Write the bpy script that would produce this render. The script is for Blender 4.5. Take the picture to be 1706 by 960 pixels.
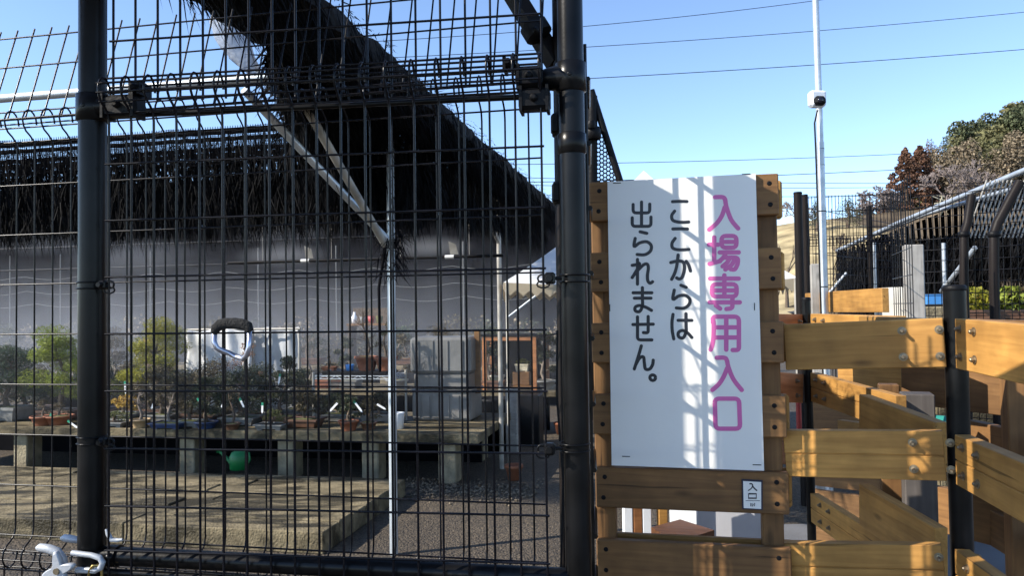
import bpy, math, random
from mathutils import Vector as V, Matrix as M
R = math.radians
S = bpy.context.scene
for _o in list(bpy.data.objects): bpy.data.objects.remove(_o)
COL = S.collection
EYE = 1.45
F = 1300.0                      # focal length in pixels of the 1706 px wide photograph
# ---------------------------------------------------------------- camera
cam = bpy.data.cameras.new('camera'); camo = bpy.data.objects.new('camera', cam); COL.objects.link(camo)
cam.sensor_width = 36; cam.lens = F/1706*36; cam.clip_start = .05; cam.clip_end = 2000
CR = M.Rotation(R(90+1.59), 4, 'X') @ M.Rotation(R(-.78), 4, 'Z')
camo.matrix_world = M.Translation((0, 0, EYE)) @ CR
S.camera = camo
# ---------------------------------------------------------------- sky and sun
SUN_AZ, SUN_EL = R(72), R(35)   # azimuth from straight behind the camera towards the left
SD = V((-math.sin(SUN_AZ)*math.cos(SUN_EL), -math.cos(SUN_AZ)*math.cos(SUN_EL), math.sin(SUN_EL)))
w = bpy.data.worlds.new('World'); S.world = w; w.use_nodes = True
nt = w.node_tree; bg = nt.nodes['Background']
sky = nt.nodes.new('ShaderNodeTexSky'); sky.sky_type = 'NISHITA'; sky.sun_disc = False
sky.sun_elevation = SUN_EL; sky.sun_rotation = math.atan2(SD.x, SD.y)
sky.air_density = .72; sky.dust_density = .12; sky.ozone_density = 2.2; sky.altitude = 100
nt.links.new(sky.outputs[0], bg.inputs[0]); bg.inputs[1].default_value = .15
sl = bpy.data.lights.new('sun', 'SUN'); sl.energy = 3.9; sl.angle = R(.32); sl.color = (1, .93, .82)
so = bpy.data.objects.new('sun', sl); COL.objects.link(so); so.rotation_euler = SD.to_track_quat('Z', 'Y').to_euler()
S.view_settings.view_transform = 'Standard'; S.view_settings.look = 'None'
S.view_settings.exposure = 1.08; S.view_settings.gamma = 1; S.view_settings.use_curve_mapping = False
S.render.engine = 'CYCLES'; S.cycles.use_denoising = True; S.cycles.max_bounces = 6
S.cycles.transparent_max_bounces = 12; S.cycles.volume_bounces = 0; S.cycles.volume_step_rate = 4
# ---------------------------------------------------------------- measuring helpers
C3 = CR.to_3x3(); CAM = V((0, 0, EYE))
def ray(px, py): return C3 @ V(((px-853)/F, (480-py)/F, -1))
def at(px, py, Y): d = ray(px, py); return CAM + d*(Y/d.y)
class Plane:                    # a vertical plane through two measured points; s runs along it
    def __init__(s, pa, ya, pb, yb):
        a = at(pa, 516, ya); b = at(pb, 516, yb); s.o = V((a.x, a.y, 0)); e = V((b.x-a.x, b.y-a.y, 0))
        s.len = e.length; s.e = e.normalized(); s.n = V((s.e.y, -s.e.x, 0))       # n looks at the camera
    def hit(s, px, py):
        d = ray(px, py); t = (s.o-CAM).dot(s.n)/d.dot(s.n); q = CAM+d*t
        return (q-s.o).dot(s.e), q.z
    def sx(s, px, py=516): return s.hit(px, py)[0]
    def p(s, a, z, n=0): return s.o + s.e*a + s.n*n + V((0, 0, z))
    @property
    def rz(s): return math.atan2(s.e.y, s.e.x)
YAW = R(11.3); UE = V((math.cos(YAW), -math.sin(YAW), 0)); VE = V((math.sin(YAW), math.cos(YAW), 0))
def uv(u, v, z=0): return UE*u + VE*v + V((0, 0, z))
def onv(px, v, z):              # point of the nursery grid: column px of the photograph, depth v, height z
    t = (px-853)/F; y = v/(VE.y+VE.x*t); return V((t*y, y, z))
# ---------------------------------------------------------------- mesh builder
class MB:
    def __init__(s): s.v = []; s.f = []; s.sm = []
    def add(s, vs, fs, smooth=False):
        b = len(s.v); s.v += [V(q) for q in vs]
        for f in fs: s.f.append([b+i for i in f]); s.sm.append(smooth)
        return s
    def box(s, c, d, rz=0, rot=None, bev=0):
        x, y, z = d[0]/2, d[1]/2, d[2]/2
        m = rot if rot is not None else M.Rotation(rz, 3, 'Z'); c = V(c)
        if bev <= 0:
            vs = [c + m @ V((i*x, j*y, k*z)) for i in (-1, 1) for j in (-1, 1) for k in (-1, 1)]
            return s.add(vs, [(0,1,3,2),(4,6,7,5),(0,4,5,1),(2,3,7,6),(0,2,6,4),(1,5,7,3)])
        b = bev; rings = []
        for k, inset in ((-z, b), (-z+b, 0), (z-b, 0), (z, b)):
            X, Y = x-inset, y-inset
            rings.append([c + m @ V(q+(k,)) for q in ((-X+b*(inset==0),-Y),(X-b*(inset==0),-Y),(X,-Y+b*(inset==0)),(X,Y-b*(inset==0)),(X-b*(inset==0),Y),(-X+b*(inset==0),Y),(-X,Y-b*(inset==0)),(-X,-Y+b*(inset==0)))])
        vs = [q for r in rings for q in r]; fs = []
        for r in range(3):
            for i in range(8): fs.append((r*8+i, r*8+(i+1)%8, r*8+8+(i+1)%8, r*8+8+i))
        fs.append(tuple(range(7, -1, -1))); fs.append(tuple(range(24, 32)))
        return s.add(vs, fs)
    def tube(s, pts, r, n=6, caps=True, smooth=True):
        pts = [V(q) for q in pts]; L = len(pts); rs = r if isinstance(r, (list, tuple)) else [r]*L
        vs = []; t0 = None; a = None
        for i in range(L):
            t = (pts[min(i+1, L-1)]-pts[max(i-1, 0)])
            t = t.normalized() if t.length > 1e-9 else V((0, 0, 1))
            if a is None:
                a = t.cross(V((0, 0, 1)));  a = a if a.length > .05 else t.cross(V((1, 0, 0)))
            a = a - t*a.dot(t)
            if a.length < 1e-6: a = t.cross(V((1, .3, 0)))
            a.normalize(); b = t.cross(a)
            for k in range(n):
                g = 2*math.pi*k/n; vs.append(pts[i]+(a*math.cos(g)+b*math.sin(g))*rs[i])
        fs = [(i*n+k, i*n+(k+1) % n, (i+1)*n+(k+1) % n, (i+1)*n+k) for i in range(L-1) for k in range(n)]
        s.add(vs, fs, smooth)
        if caps and n > 2:
            s.add(vs[:n], [tuple(range(n-1, -1, -1))]); s.add(vs[-n:], [tuple(range(n))])
        return s
    def lathe(s, c, prof, n=20, smooth=True, axis=None):
        c = V(c); q = (axis.to_track_quat('Z', 'Y').to_matrix() if axis is not None else M.Identity(3))
        vs = [c + q @ V((r*math.cos(2*math.pi*k/n), r*math.sin(2*math.pi*k/n), z)) for r, z in prof for k in range(n)]
        L = len(prof)
        return s.add(vs, [(i*n+k, i*n+(k+1) % n, (i+1)*n+(k+1) % n, (i+1)*n+k) for i in range(L-1) for k in range(n)], smooth)
    def prism(s, poly, o, ex, ey, ez, th):      # flat outline, given its own thickness along ez
        n = len(poly); a = [V(o)+ex*x+ey*y for x, y in poly]; b = [q+ez*th for q in a]
        return s.add(a+b, [tuple(range(n-1, -1, -1)), tuple(range(n, 2*n))]+[(i, (i+1) % n, n+(i+1) % n, n+i) for i in range(n)])
    def leaf(s, c, size, rng, asp=.6, up=.35):
        d = V((rng.gauss(0, 1), rng.gauss(0, 1), rng.gauss(0, 1)+up)).normalized()
        a = d.cross(V((rng.gauss(0, 1), rng.gauss(0, 1), rng.gauss(0, 1)))).normalized(); b = d.cross(a)
        a = a*size; b = b*size*asp; c = V(c)
        return s.add([c-a, c+b, c+a, c-b], [(0, 1, 2, 3)])
    def build(s, name, mat, parent=None, mw=None):   # verts are world coordinates unless mw places a local mesh
        me = bpy.data.meshes.new(name); o = bpy.data.objects.new(name, me); COL.objects.link(o)
        pw = M.Identity(4); r = parent
        while r is not None: pw = r.matrix_basis @ pw; r = r.parent
        inv = pw.inverted()
        if mw is None:
            if parent is None:
                n = len(s.v); wl = V((sum(q.x for q in s.v)/n, sum(q.y for q in s.v)/n, min(q.z for q in s.v)))
                o.location = wl; me.from_pydata([q-wl for q in s.v], [], s.f)
            else: me.from_pydata([inv @ q for q in s.v], [], s.f)
        else:
            me.from_pydata(s.v, [], s.f); o.matrix_basis = inv @ mw
        me.polygons.foreach_set('use_smooth', s.sm); me.update()
        me.materials.append(mat)
        if parent is not None: o.parent = parent
        return o
def empty(name, loc, label, cat, group=None):
    o = bpy.data.objects.new(name, None); o.empty_display_size = .1; COL.objects.link(o); o.location = loc
    return tag(o, label, cat, group)
def tag(o, label, cat, group=None, kind=None):
    if label: o['label'] = label
    if cat: o['category'] = cat
    if group: o['group'] = group
    if kind: o['kind'] = kind
    return o
def struct(o, kind='structure'): o['kind'] = kind; return o
# ---------------------------------------------------------------- materials
def mat(name, col, rough=.6, metal=0, var=.25, vs=6, bump=0, bs=60, spec=.5, island=0, obj=0, trans=0, detail=4):
    m = bpy.data.materials.new(name); m.use_nodes = True; t = m.node_tree; N = t.nodes; L = t.links
    b = N['Principled BSDF']; b.inputs['Roughness'].default_value = rough; b.inputs['Metallic'].default_value = metal
    b.inputs['Specular IOR Level'].default_value = spec
    tc = N.new('ShaderNodeTexCoord'); no = N.new('ShaderNodeTexNoise'); no.inputs['Scale'].default_value = vs; no.inputs['Detail'].default_value = detail
    L.new(tc.outputs['Object'], no.inputs['Vector'])
    rp = N.new('ShaderNodeMapRange'); rp.inputs['From Min'].default_value = .3; rp.inputs['From Max'].default_value = .7
    rp.inputs['To Min'].default_value = 1-var; rp.inputs['To Max'].default_value = 1+var; L.new(no.outputs['Fac'], rp.inputs['Value'])
    val = rp.outputs[0]
    def mul(val, sock, amt):
        r2 = N.new('ShaderNodeMapRange'); r2.inputs['To Min'].default_value = 1-amt; r2.inputs['To Max'].default_value = 1+amt; L.new(sock, r2.inputs['Value'])
        mm = N.new('ShaderNodeMath'); mm.operation = 'MULTIPLY'; L.new(val, mm.inputs[0]); L.new(r2.outputs[0], mm.inputs[1]); return mm.outputs[0]
    if island: g = N.new('ShaderNodeNewGeometry'); val = mul(val, g.outputs['Random Per Island'], island)
    if obj: g = N.new('ShaderNodeObjectInfo'); val = mul(val, g.outputs['Random'], obj)
    vm = N.new('ShaderNodeVectorMath'); vm.operation = 'SCALE'; vm.inputs[0].default_value = col; L.new(val, vm.inputs['Scale'])
    L.new(vm.outputs[0], b.inputs['Base Color'])
    if bump:
        n2 = N.new('ShaderNodeTexNoise'); n2.inputs['Scale'].default_value = bs; n2.inputs['Detail'].default_value = 6; L.new(tc.outputs['Object'], n2.inputs['Vector'])
        bm = N.new('ShaderNodeBump'); bm.inputs['Strength'].default_value = bump; bm.inputs['Distance'].default_value = .02; L.new(n2.outputs['Fac'], bm.inputs['Height']); L.new(bm.outputs[0], b.inputs['Normal'])
    if trans:
        tr = N.new('ShaderNodeBsdfTranslucent'); L.new(vm.outputs[0], tr.inputs[0]); mx = N.new('ShaderNodeMixShader'); mx.inputs[0].default_value = trans
        L.new(b.outputs[0], mx.inputs[1]); L.new(tr.outputs[0], mx.inputs[2]); L.new(mx.outputs[0], N['Material Output'].inputs[0])
    return m
def wood_mat(name, c1, c2, rough=.62, grain=1.0):
    m = bpy.data.materials.new(name); m.use_nodes = True; t = m.node_tree; N = t.nodes; L = t.links; b = N['Principled BSDF']
    b.inputs['Roughness'].default_value = rough; b.inputs['Specular IOR Level'].default_value = .3
    tc = N.new('ShaderNodeTexCoord'); oi = N.new('ShaderNodeObjectInfo'); sh = N.new('ShaderNodeVectorMath'); sh.operation = 'ADD'
    sc = N.new('ShaderNodeVectorMath'); sc.operation = 'SCALE'; cb = N.new('ShaderNodeCombineXYZ')
    for i in range(3): L.new(oi.outputs['Random'], cb.inputs[i])
    L.new(cb.outputs[0], sc.inputs[0]); sc.inputs['Scale'].default_value = 37
    L.new(tc.outputs['Object'], sh.inputs[0]); L.new(sc.outputs[0], sh.inputs[1])
    mp = N.new('ShaderNodeMapping'); mp.inputs['Scale'].default_value = (1.6, 26, 26); L.new(sh.outputs[0], mp.inputs[0])
    n1 = N.new('ShaderNodeTexNoise'); n1.inputs['Scale'].default_value = 2.2*grain; n1.inputs['Detail'].default_value = 7; n1.inputs['Distortion'].default_value = .8; L.new(mp.outputs[0], n1.inputs['Vector'])
    n2 = N.new('ShaderNodeTexNoise'); n2.inputs['Scale'].default_value = 3; n2.inputs['Detail'].default_value = 3; L.new(sh.outputs[0], n2.inputs['Vector'])
    r1 = N.new('ShaderNodeMapRange'); r1.inputs['From Min'].default_value = .3; r1.inputs['From Max'].default_value = .72; L.new(n1.outputs['Fac'], r1.inputs['Value'])
    mx = N.new('ShaderNodeMix'); mx.data_type = 'RGBA'; L.new(r1.outputs[0], mx.inputs[0]); mx.inputs[6].default_value = (*c1, 1); mx.inputs[7].default_value = (*c2, 1)
    r2 = N.new('ShaderNodeMapRange'); r2.inputs['From Min'].default_value = .3; r2.inputs['From Max'].default_value = .7; r2.inputs['To Min'].default_value = .66; r2.inputs['To Max'].default_value = 1.22; L.new(n2.outputs['Fac'], r2.inputs['Value'])
    r3 = N.new('ShaderNodeMapRange'); r3.inputs['To Min'].default_value = .8; r3.inputs['To Max'].default_value = 1.15; L.new(oi.outputs['Random'], r3.inputs['Value'])
    mm = N.new('ShaderNodeMath'); mm.operation = 'MULTIPLY'; L.new(r2.outputs[0], mm.inputs[0]); L.new(r3.outputs[0], mm.inputs[1])
    # knots: sparse dark ovals
    mk = N.new('ShaderNodeMapping'); mk.inputs['Scale'].default_value = (3.2, 9, 9); L.new(sh.outputs[0], mk.inputs[0])
    vo = N.new('ShaderNodeTexVoronoi'); vo.inputs['Scale'].default_value = 1.0; L.new(mk.outputs[0], vo.inputs['Vector'])
    r4 = N.new('ShaderNodeMapRange'); r4.inputs['From Min'].default_value = .04; r4.inputs['From Max'].default_value = .11; r4.inputs['To Min'].default_value = .55; r4.inputs['To Max'].default_value = 1; L.new(vo.outputs['Distance'], r4.inputs['Value'])
    m3 = N.new('ShaderNodeMath'); m3.operation = 'MULTIPLY'; L.new(mm.outputs[0], m3.inputs[0]); L.new(r4.outputs[0], m3.inputs[1])
    mc = N.new('ShaderNodeMapping'); mc.inputs['Scale'].default_value = (1.1, 42, 42); L.new(sh.outputs[0], mc.inputs[0])
    n5 = N.new('ShaderNodeTexNoise'); n5.inputs['Scale'].default_value = 1.6; n5.inputs['Detail'].default_value = 3; L.new(mc.outputs[0], n5.inputs['Vector'])
    r5 = N.new('ShaderNodeMapRange'); r5.inputs['From Min'].default_value = .655; r5.inputs['From Max'].default_value = .70; r5.inputs['To Min'].default_value = 1; r5.inputs['To Max'].default_value = .42; L.new(n5.outputs['Fac'], r5.inputs['Value'])
    n6 = N.new('ShaderNodeTexNoise'); n6.inputs['Scale'].default_value = 14; n6.inputs['Detail'].default_value = 8; L.new(sh.outputs[0], n6.inputs['Vector'])
    r6 = N.new('ShaderNodeMapRange'); r6.inputs['From Min'].default_value = .35; r6.inputs['From Max'].default_value = .65; r6.inputs['To Min'].default_value = .86; r6.inputs['To Max'].default_value = 1.08; L.new(n6.outputs['Fac'], r6.inputs['Value'])
    m4 = N.new('ShaderNodeMath'); m4.operation = 'MULTIPLY'; L.new(m3.outputs[0], m4.inputs[0]); L.new(r5.outputs[0], m4.inputs[1])
    m3 = N.new('ShaderNodeMath'); m3.operation = 'MULTIPLY'; L.new(m4.outputs[0], m3.inputs[0]); L.new(r6.outputs[0], m3.inputs[1])
    vm = N.new('ShaderNodeVectorMath'); vm.operation = 'SCALE'; L.new(mx.outputs[2], vm.inputs[0]); L.new(m3.outputs[0], vm.inputs['Scale']); L.new(vm.outputs[0], b.inputs['Base Color'])
    bm = N.new('ShaderNodeBump'); bm.inputs['Strength'].default_value = .25; bm.inputs['Distance'].default_value = .003; L.new(n1.outputs['Fac'], bm.inputs['Height']); L.new(bm.outputs[0], b.inputs['Normal'])
    return m
def gravel_mat(name, c1, c2, scale=70):
    m = bpy.data.materials.new(name); m.use_nodes = True; t = m.node_tree; N = t.nodes; L = t.links; b = N['Principled BSDF']; b.inputs['Roughness'].default_value = .9
    tc = N.new('ShaderNodeTexCoord'); vo = N.new('ShaderNodeTexVoronoi'); vo.inputs['Scale'].default_value = scale; L.new(tc.outputs['Object'], vo.inputs['Vector'])
    no = N.new('ShaderNodeTexNoise'); no.inputs['Scale'].default_value = 1.3; no.inputs['Detail'].default_value = 8; L.new(tc.outputs['Object'], no.inputs['Vector'])
    sp = N.new('ShaderNodeSeparateColor'); L.new(vo.outputs['Color'], sp.inputs[0])
    ad = N.new('ShaderNodeMath'); ad.operation = 'MULTIPLY'; L.new(sp.outputs[0], ad.inputs[0]); L.new(no.outputs['Fac'], ad.inputs[1])
    mx = N.new('ShaderNodeMix'); mx.data_type = 'RGBA'; mx.inputs[6].default_value = (*c1, 1); mx.inputs[7].default_value = (*c2, 1)
    r = N.new('ShaderNodeMapRange'); r.inputs['From Max'].default_value = .6; L.new(ad.outputs[0], r.inputs['Value']); L.new(r.outputs[0], mx.inputs[0]); L.new(mx.outputs[2], b.inputs['Base Color'])
    bm = N.new('ShaderNodeBump'); bm.inputs['Strength'].default_value = .9; bm.inputs['Distance'].default_value = .012; bm.invert = True; L.new(vo.outputs['Distance'], bm.inputs['Height']); L.new(bm.outputs[0], b.inputs['Normal'])
    return m
BLACK = mat('black_paint', (.0048, .0048, .0052), .29, 0, .6, 14, .02, 160, .2, detail=10)
BLACKG = mat('black_plastic', (.006, .006, .007), .5, 0, .3, 9, .1, 90, .15)
BROWNP = mat('brown_paint', (.013, .010, .009), .45, 0, .2, 5, .05, 150, .12)
WIRE = mat('black_wire_coating', (.0045, .0045, .007), .26, 0, .3, 30, 0, 0, .22)
GALV = mat('galvanised_steel', (.50, .54, .57), .42, .55, .16, 14, .05, 80)
GALVW = mat('dirty_galvanised_steel', (.36, .34, .30), .55, .3, .3, 8, .08, 60)
ZINC = mat('zinc_casting', (.40, .42, .45), .45, .2, .12, 40, .06, 200)
BRASS = mat('brass', (.5, .38, .14), .35, .9, .2, 20)
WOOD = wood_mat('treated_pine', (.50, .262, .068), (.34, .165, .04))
WOODG = wood_mat('weathered_shaded_pine', (.23, .12, .045), (.14, .07, .027))  # pine with the shadow on the sign stand boards put into its colour
WOODO = wood_mat('orange_timber', (.44, .19, .07), (.26, .10, .035))
GREYW = wood_mat('greyed_timber', (.42, .40, .37), (.30, .285, .26))
WHITE = mat('white_sign_board', (.83, .81, .76), .38, 0, .05, 2.2, .04, 30, detail=9)
INK = mat('black_lettering', (.012, .013, .02), .4, 0, .1)
PINK = mat('magenta_lettering', (.66, .13, .38), .4, 0, .06, 12)
STEEL = mat('bolt_steel', (.26, .21, .14), .45, .8, .2, 60)
CONC = mat('mossy_concrete', (.125, .098, .058), .92, 0, .6, 3.5, .6, 45, .2, detail=9)
def damp_shade_concrete(name, dry, damp_shade):
    m = mat(name, dry, .9, 0, .35, 11, .7, 70, .15, detail=9); t = m.node_tree; N = t.nodes; L = t.links; b = N['Principled BSDF']; src = b.inputs['Base Color'].links[0].from_socket
    tc = N.new('ShaderNodeTexCoord'); mp = N.new('ShaderNodeMapping'); mp.inputs['Scale'].default_value = (.9, 2.6, 1.5); mp.inputs['Rotation'].default_value = (0, 0, YAW0); L.new(tc.outputs['Object'], mp.inputs[0])
    n = N.new('ShaderNodeTexNoise'); n.inputs['Scale'].default_value = 2.1; n.inputs['Detail'].default_value = 9; n.inputs['Roughness'].default_value = .62; n.inputs['Distortion'].default_value = .6; L.new(mp.outputs[0], n.inputs['Vector'])
    r = N.new('ShaderNodeMapRange'); r.inputs['From Min'].default_value = .46; r.inputs['From Max'].default_value = .58; L.new(n.outputs['Fac'], r.inputs['Value'])
    mx = N.new('ShaderNodeMix'); mx.data_type = 'RGBA'; L.new(r.outputs[0], mx.inputs[0]); L.new(src, mx.inputs[6]); mx.inputs[7].default_value = (*damp_shade, 1); L.new(mx.outputs[2], b.inputs['Base Color'])
    r2 = N.new('ShaderNodeMapRange'); r2.inputs['To Min'].default_value = .92; r2.inputs['To Max'].default_value = .5; L.new(r.outputs[0], r2.inputs['Value']); L.new(r2.outputs[0], b.inputs['Roughness'])
    return m
YAW0 = R(11.3)
CONC = damp_shade_concrete('damp_shaded_mossy_concrete', (.19, .155, .095), (.042, .035, .021))  # damp patches, their contrast also standing in for sunlight and shadow
CONCB = mat('concrete_block', (.26, .22, .145), .95, 0, .35, 9, .6, 60, .2, detail=8)
PAVE = mat('concrete_paving', (.13, .13, .135), .9, 0, .15, 3, .3, 80)
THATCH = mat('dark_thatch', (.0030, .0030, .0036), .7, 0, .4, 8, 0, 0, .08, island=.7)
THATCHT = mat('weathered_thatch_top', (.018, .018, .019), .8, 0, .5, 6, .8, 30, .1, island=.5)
NET = mat('black_shade_net', (.006, .006, .0075), .9, 0, .3, 5, spec=.04)
TERRA = mat('terracotta', (.24, .082, .036), .75, 0, .25, 14, .15, 60, obj=.2)
BROWNG = mat('brown_glazed_pot', (.12, .06, .035), .4, 0, .3, 14, obj=.3)
BLUEG = mat('blue_glazed_pot', (.028, .048, .115), .3, 0, .2, 14)
GREYG = mat('grey_pot', (.17, .17, .16), .7, 0, .25, 14, .2, 60)
SOIL = mat('potting_soil', (.045, .034, .022), .95, 0, .5, 60, .8, 90)
MOSS = mat('moss', (.11, .12, .035), .95, 0, .5, 40, .8, 120)
BARK = mat('bark', (.105, .075, .05), .9, 0, .45, 25, .7, 60)
BARKG = mat('grey_bark', (.19, .155, .125), .9, 0, .3, 15, .4, 60)
NEEDY = mat('yellow_green_needles', (.26, .25, .028), .6, 0, .3, 8, 0, 0, .3, island=.45, trans=.3)
NEEDG = mat('bright_pine_needles', (.21, .25, .035), .6, 0, .3, 8, 0, 0, .3, island=.45, trans=.3)
NEEDD = mat('dark_pine_needles', (.035, .062, .024), .6, 0, .3, 8, 0, 0, .3, island=.45, trans=.2)
LEAFD = mat('dark_azalea_leaves', (.05, .058, .026), .55, 0, .35, 9, 0, 0, .4, island=.5, trans=.2)
LEAFB = mat('brown_olive_leaves', (.088, .070, .035), .6, 0, .35, 9, 0, 0, .3, island=.5, trans=.2)
LEAFP = mat('pinkish_dry_leaves', (.30, .165, .095), .7, 0, .3, 9, 0, 0, .3, island=.4, trans=.25)
LEAFY = mat('yellow_leaves', (.42, .27, .05), .7, 0, .3, 9, 0, 0, .3, island=.4, trans=.25)
PLASW = mat('white_plastic', (.74, .76, .78), .4, 0, .06, 5)
TARP = mat('white_tarp', (.72, .73, .74), .5, 0, .12, 4, .25, 18, trans=.2)
GREENP = mat('green_plastic', (.006, .15, .038), .5, 0, .1, 8)
BLUEP = mat('blue_plastic', (.05, .22, .55), .4, 0, .15, 8)
TEALP = mat('teal_plastic', (.03, .24, .20), .4, 0, .1, 8)
FOAM = mat('black_foam', (.012, .012, .012), .95, 0, .2, 80, .5, 200)
CHROME = mat('purple_tinted_aluminium', (.50, .52, .62), .28, .85, .15, 30)
REDP = mat('red_plastic', (.35, .03, .025), .5, 0, .2, 8)
# ================================================================ SETTING
rng = random.Random(7)
def smooth(a, b, x): t = max(0, min(1, (x-a)/(b-a))); return t*t*(3-2*t)
# ground: one gravel sheet, the hill rising out of it as its own terrain sheet
g = MB(); g.add([(-400, -60, 0), (500, -60, 0), (500, 700, 0), (-400, 700, 0)], [(0, 1, 2, 3)])
struct(g.build('ground', gravel_mat('gravel_ground', (.028, .0215, .015), (.115, .088, .058), 75)))
g = MB(); g.add([(.85, -3, .006), (6.5, -3, .006), (6.5, 5.2, .006), (.85, 5.2, .006)], [(0, 1, 2, 3)])
struct(g.build('concrete_path', PAVE))
def hz(x, y):                   # height of the hill behind the garden
    r = smooth(24, 62, y)*(3.5+5.0*smooth(6, 24, x)) + smooth(55, 80, y)*(1-.8*smooth(84, 118, y))*smooth(34, 82, x)*23
    return r*smooth(-2, 16, x) + .35*math.sin(x*.31+y*.17)*smooth(26, 50, y)*smooth(0, 16, x)
def terrain(name, x0, x1, y0, y1, nx, ny, m, keep):
    t = MB(); idx = {}
    for j in range(ny+1):
        for i in range(nx+1):
            x = x0+(x1-x0)*i/nx; y = y0+(y1-y0)*j/ny; t.v.append(V((x, y, hz(x, y)-.02 + (0.0 if hz(x, y) > .05 else -.1))))
    for j in range(ny):
        for i in range(nx):
            xm = x0+(x1-x0)*(i+.5)/nx; ym = y0+(y1-y0)*(j+.5)/ny
            if keep(xm, ym): t.f.append([j*(nx+1)+i, j*(nx+1)+i+1, (j+1)*(nx+1)+i+1, (j+1)*(nx+1)+i]); t.sm.append(True)
    return struct(t.build(name, m))
def wooded(x, y): return x > .465*y-1.5+2*math.sin(y*.3) and y > 34
GRASS = mat('dry_grass', (.33, .262, .145), .95, 0, .5, .9, 1.0, 2.2, .1, detail=12)
LITTER = mat('leaf_litter', (.135, .10, .062), .95, 0, .5, .3, .8, 2, .1, detail=9)
terrain('grassy_hillside', -10, 90, 22, 64, 100, 42, GRASS, lambda x, y: not wooded(x, y))
terrain('wooded_hillside', -10, 170, 22, 170, 100, 90, LITTER, lambda x, y: wooded(x, y) or y > 63.9)

# ---------------------------------------------------------------- trees on the hill
def crown_blob(mb, c, rx, rz, n, size, rg, up=.3):
    for _ in range(n):
        d = V((rg.gauss(0, 1), rg.gauss(0, 1), rg.gauss(0, 1))).normalized(); k = rg.random()**.35
        mb.leaf((c[0]+d.x*rx*k, c[1]+d.y*rx*k, c[2]+d.z*rz*k), size*rg.uniform(.6, 1.3), rg, .65, up)
def evergreen(px, py, Y, h, wd, m, label, rg, group='evergreen trees on the hill', n=1500):
    p = at(px, py, Y); base = V((p.x, p.y, hz(p.x, p.y)-.1)); top = p.z
    h = max(top-base.z, 2.0)
    t = empty('evergreen_tree', base, label, 'tree', group)
    MB().tube([base, base+V((.1, 0, h*.45)), base+V((.05, .1, h*.85))], [wd*.07, wd*.055, .03], 7).build('trunk', BARK, t)
    c = MB(); k = 9
    for i in range(k):
        a = rg.uniform(0, 6.28); f = rg.random(); rr = wd*.36*(1-f*.75)
        crown_blob(c, (base.x+math.cos(a)*rr, base.y+math.sin(a)*rr, base.z+h*(.30+.58*f)), wd*(.28-.1*f), h*.13+.3, int(n*2.4)//k, wd*.024, rg)
    c.build('crown', m, t)
def conifer(px, py, Y, wd, m, label, rg, n=2600):
    p = at(px, py, Y); base = V((p.x, p.y, hz(p.x, p.y)-.1)); h = p.z-base.z
    t = empty('cedar_tree', base, label, 'tree', 'rust brown cedars on the hill')
    MB().tube([base, base+V((0, 0, h*.97))], [wd*.06, .03], 7).build('trunk', BARK, t)
    c = MB()
    for i in range(90):
        f = (i+.5)/90; a = i*2.4; rr = wd*.5*(1-f)**.9*rg.uniform(.6, 1)
        crown_blob(c, (base.x+math.cos(a)*rr, base.y+math.sin(a)*rr, base.z+h*(.08+.9*f)), wd*.10*(1.2-f*.95), h*.03, n//36, wd*.022, rg)
    c.build('crown', m, t)
def bare_tree(px, py, Y, wd, m, label, rg, depth=5, group='leafless trees'):
    p = at(px, py, Y); base = V((p.x, p.y, hz(p.x, p.y)-.1)); h = p.z-base.z
    t = empty('leafless_tree', base, label, 'tree', group); b = MB(); tw = MB(); rmin = Y*.00055
    def grow(q, d, L, r, k):
        r = max(r, rmin)
        e = q+d*L; (b if k > 2 else tw).tube([q, q+d*L*.5+V((rg.gauss(0, .03), rg.gauss(0, .03), 0))*L, e], [r, r*.8, r*.62], 4 if k > 2 else 3, False)
        if k == 0: return
        for i in range(rg.choice((2, 3, 3)) if k > 1 else 4):
            ax = V((rg.gauss(0, 1), rg.gauss(0, 1), rg.gauss(0, .5))).normalized()
            nd = (d + ax*rg.uniform(.4, .8)*wd/h*1.6 + V((0, 0, .14))).normalized(); grow(e-d*L*rg.uniform(0, .35), nd, L*rg.uniform(.62, .86), r*.58, k-1)
    grow(base, V((0, 0, 1)), h*.27, h*.022, depth)
    b0 = len(b.v); b.v += tw.v; b.f += [[i+b0 for i in f] for f in tw.f]; b.sm += tw.sm; b.build('trunk', m, t)
EVG = mat('evergreen_foliage', (.062, .072, .036), .7, 0, .4, .6, 0, 0, .2, island=.5)
EVO = mat('olive_foliage', (.115, .11, .05), .7, 0, .4, .6, 0, 0, .2, island=.5)
EVB = mat('bamboo_brown_foliage', (.19, .15, .10), .8, 0, .4, .6, 0, 0, .2, island=.4)
CED = mat('rust_cedar_foliage', (.125, .066, .042), .7, 0, .35, .6, 0, 0, .2, island=.5)
TWIG = mat('bare_branches', (.22, .18, .165), .9, 0, .2, 2)
rt = random.Random(11)
conifer(1508, 246, 66, 5.2, CED, 'slim rust brown cedar at the left end of the wooded hill', rt)
conifer(1532, 243, 68, 6.6, CED, 'broad rust brown cedar beside the grey thicket on the hill', rt)
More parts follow.
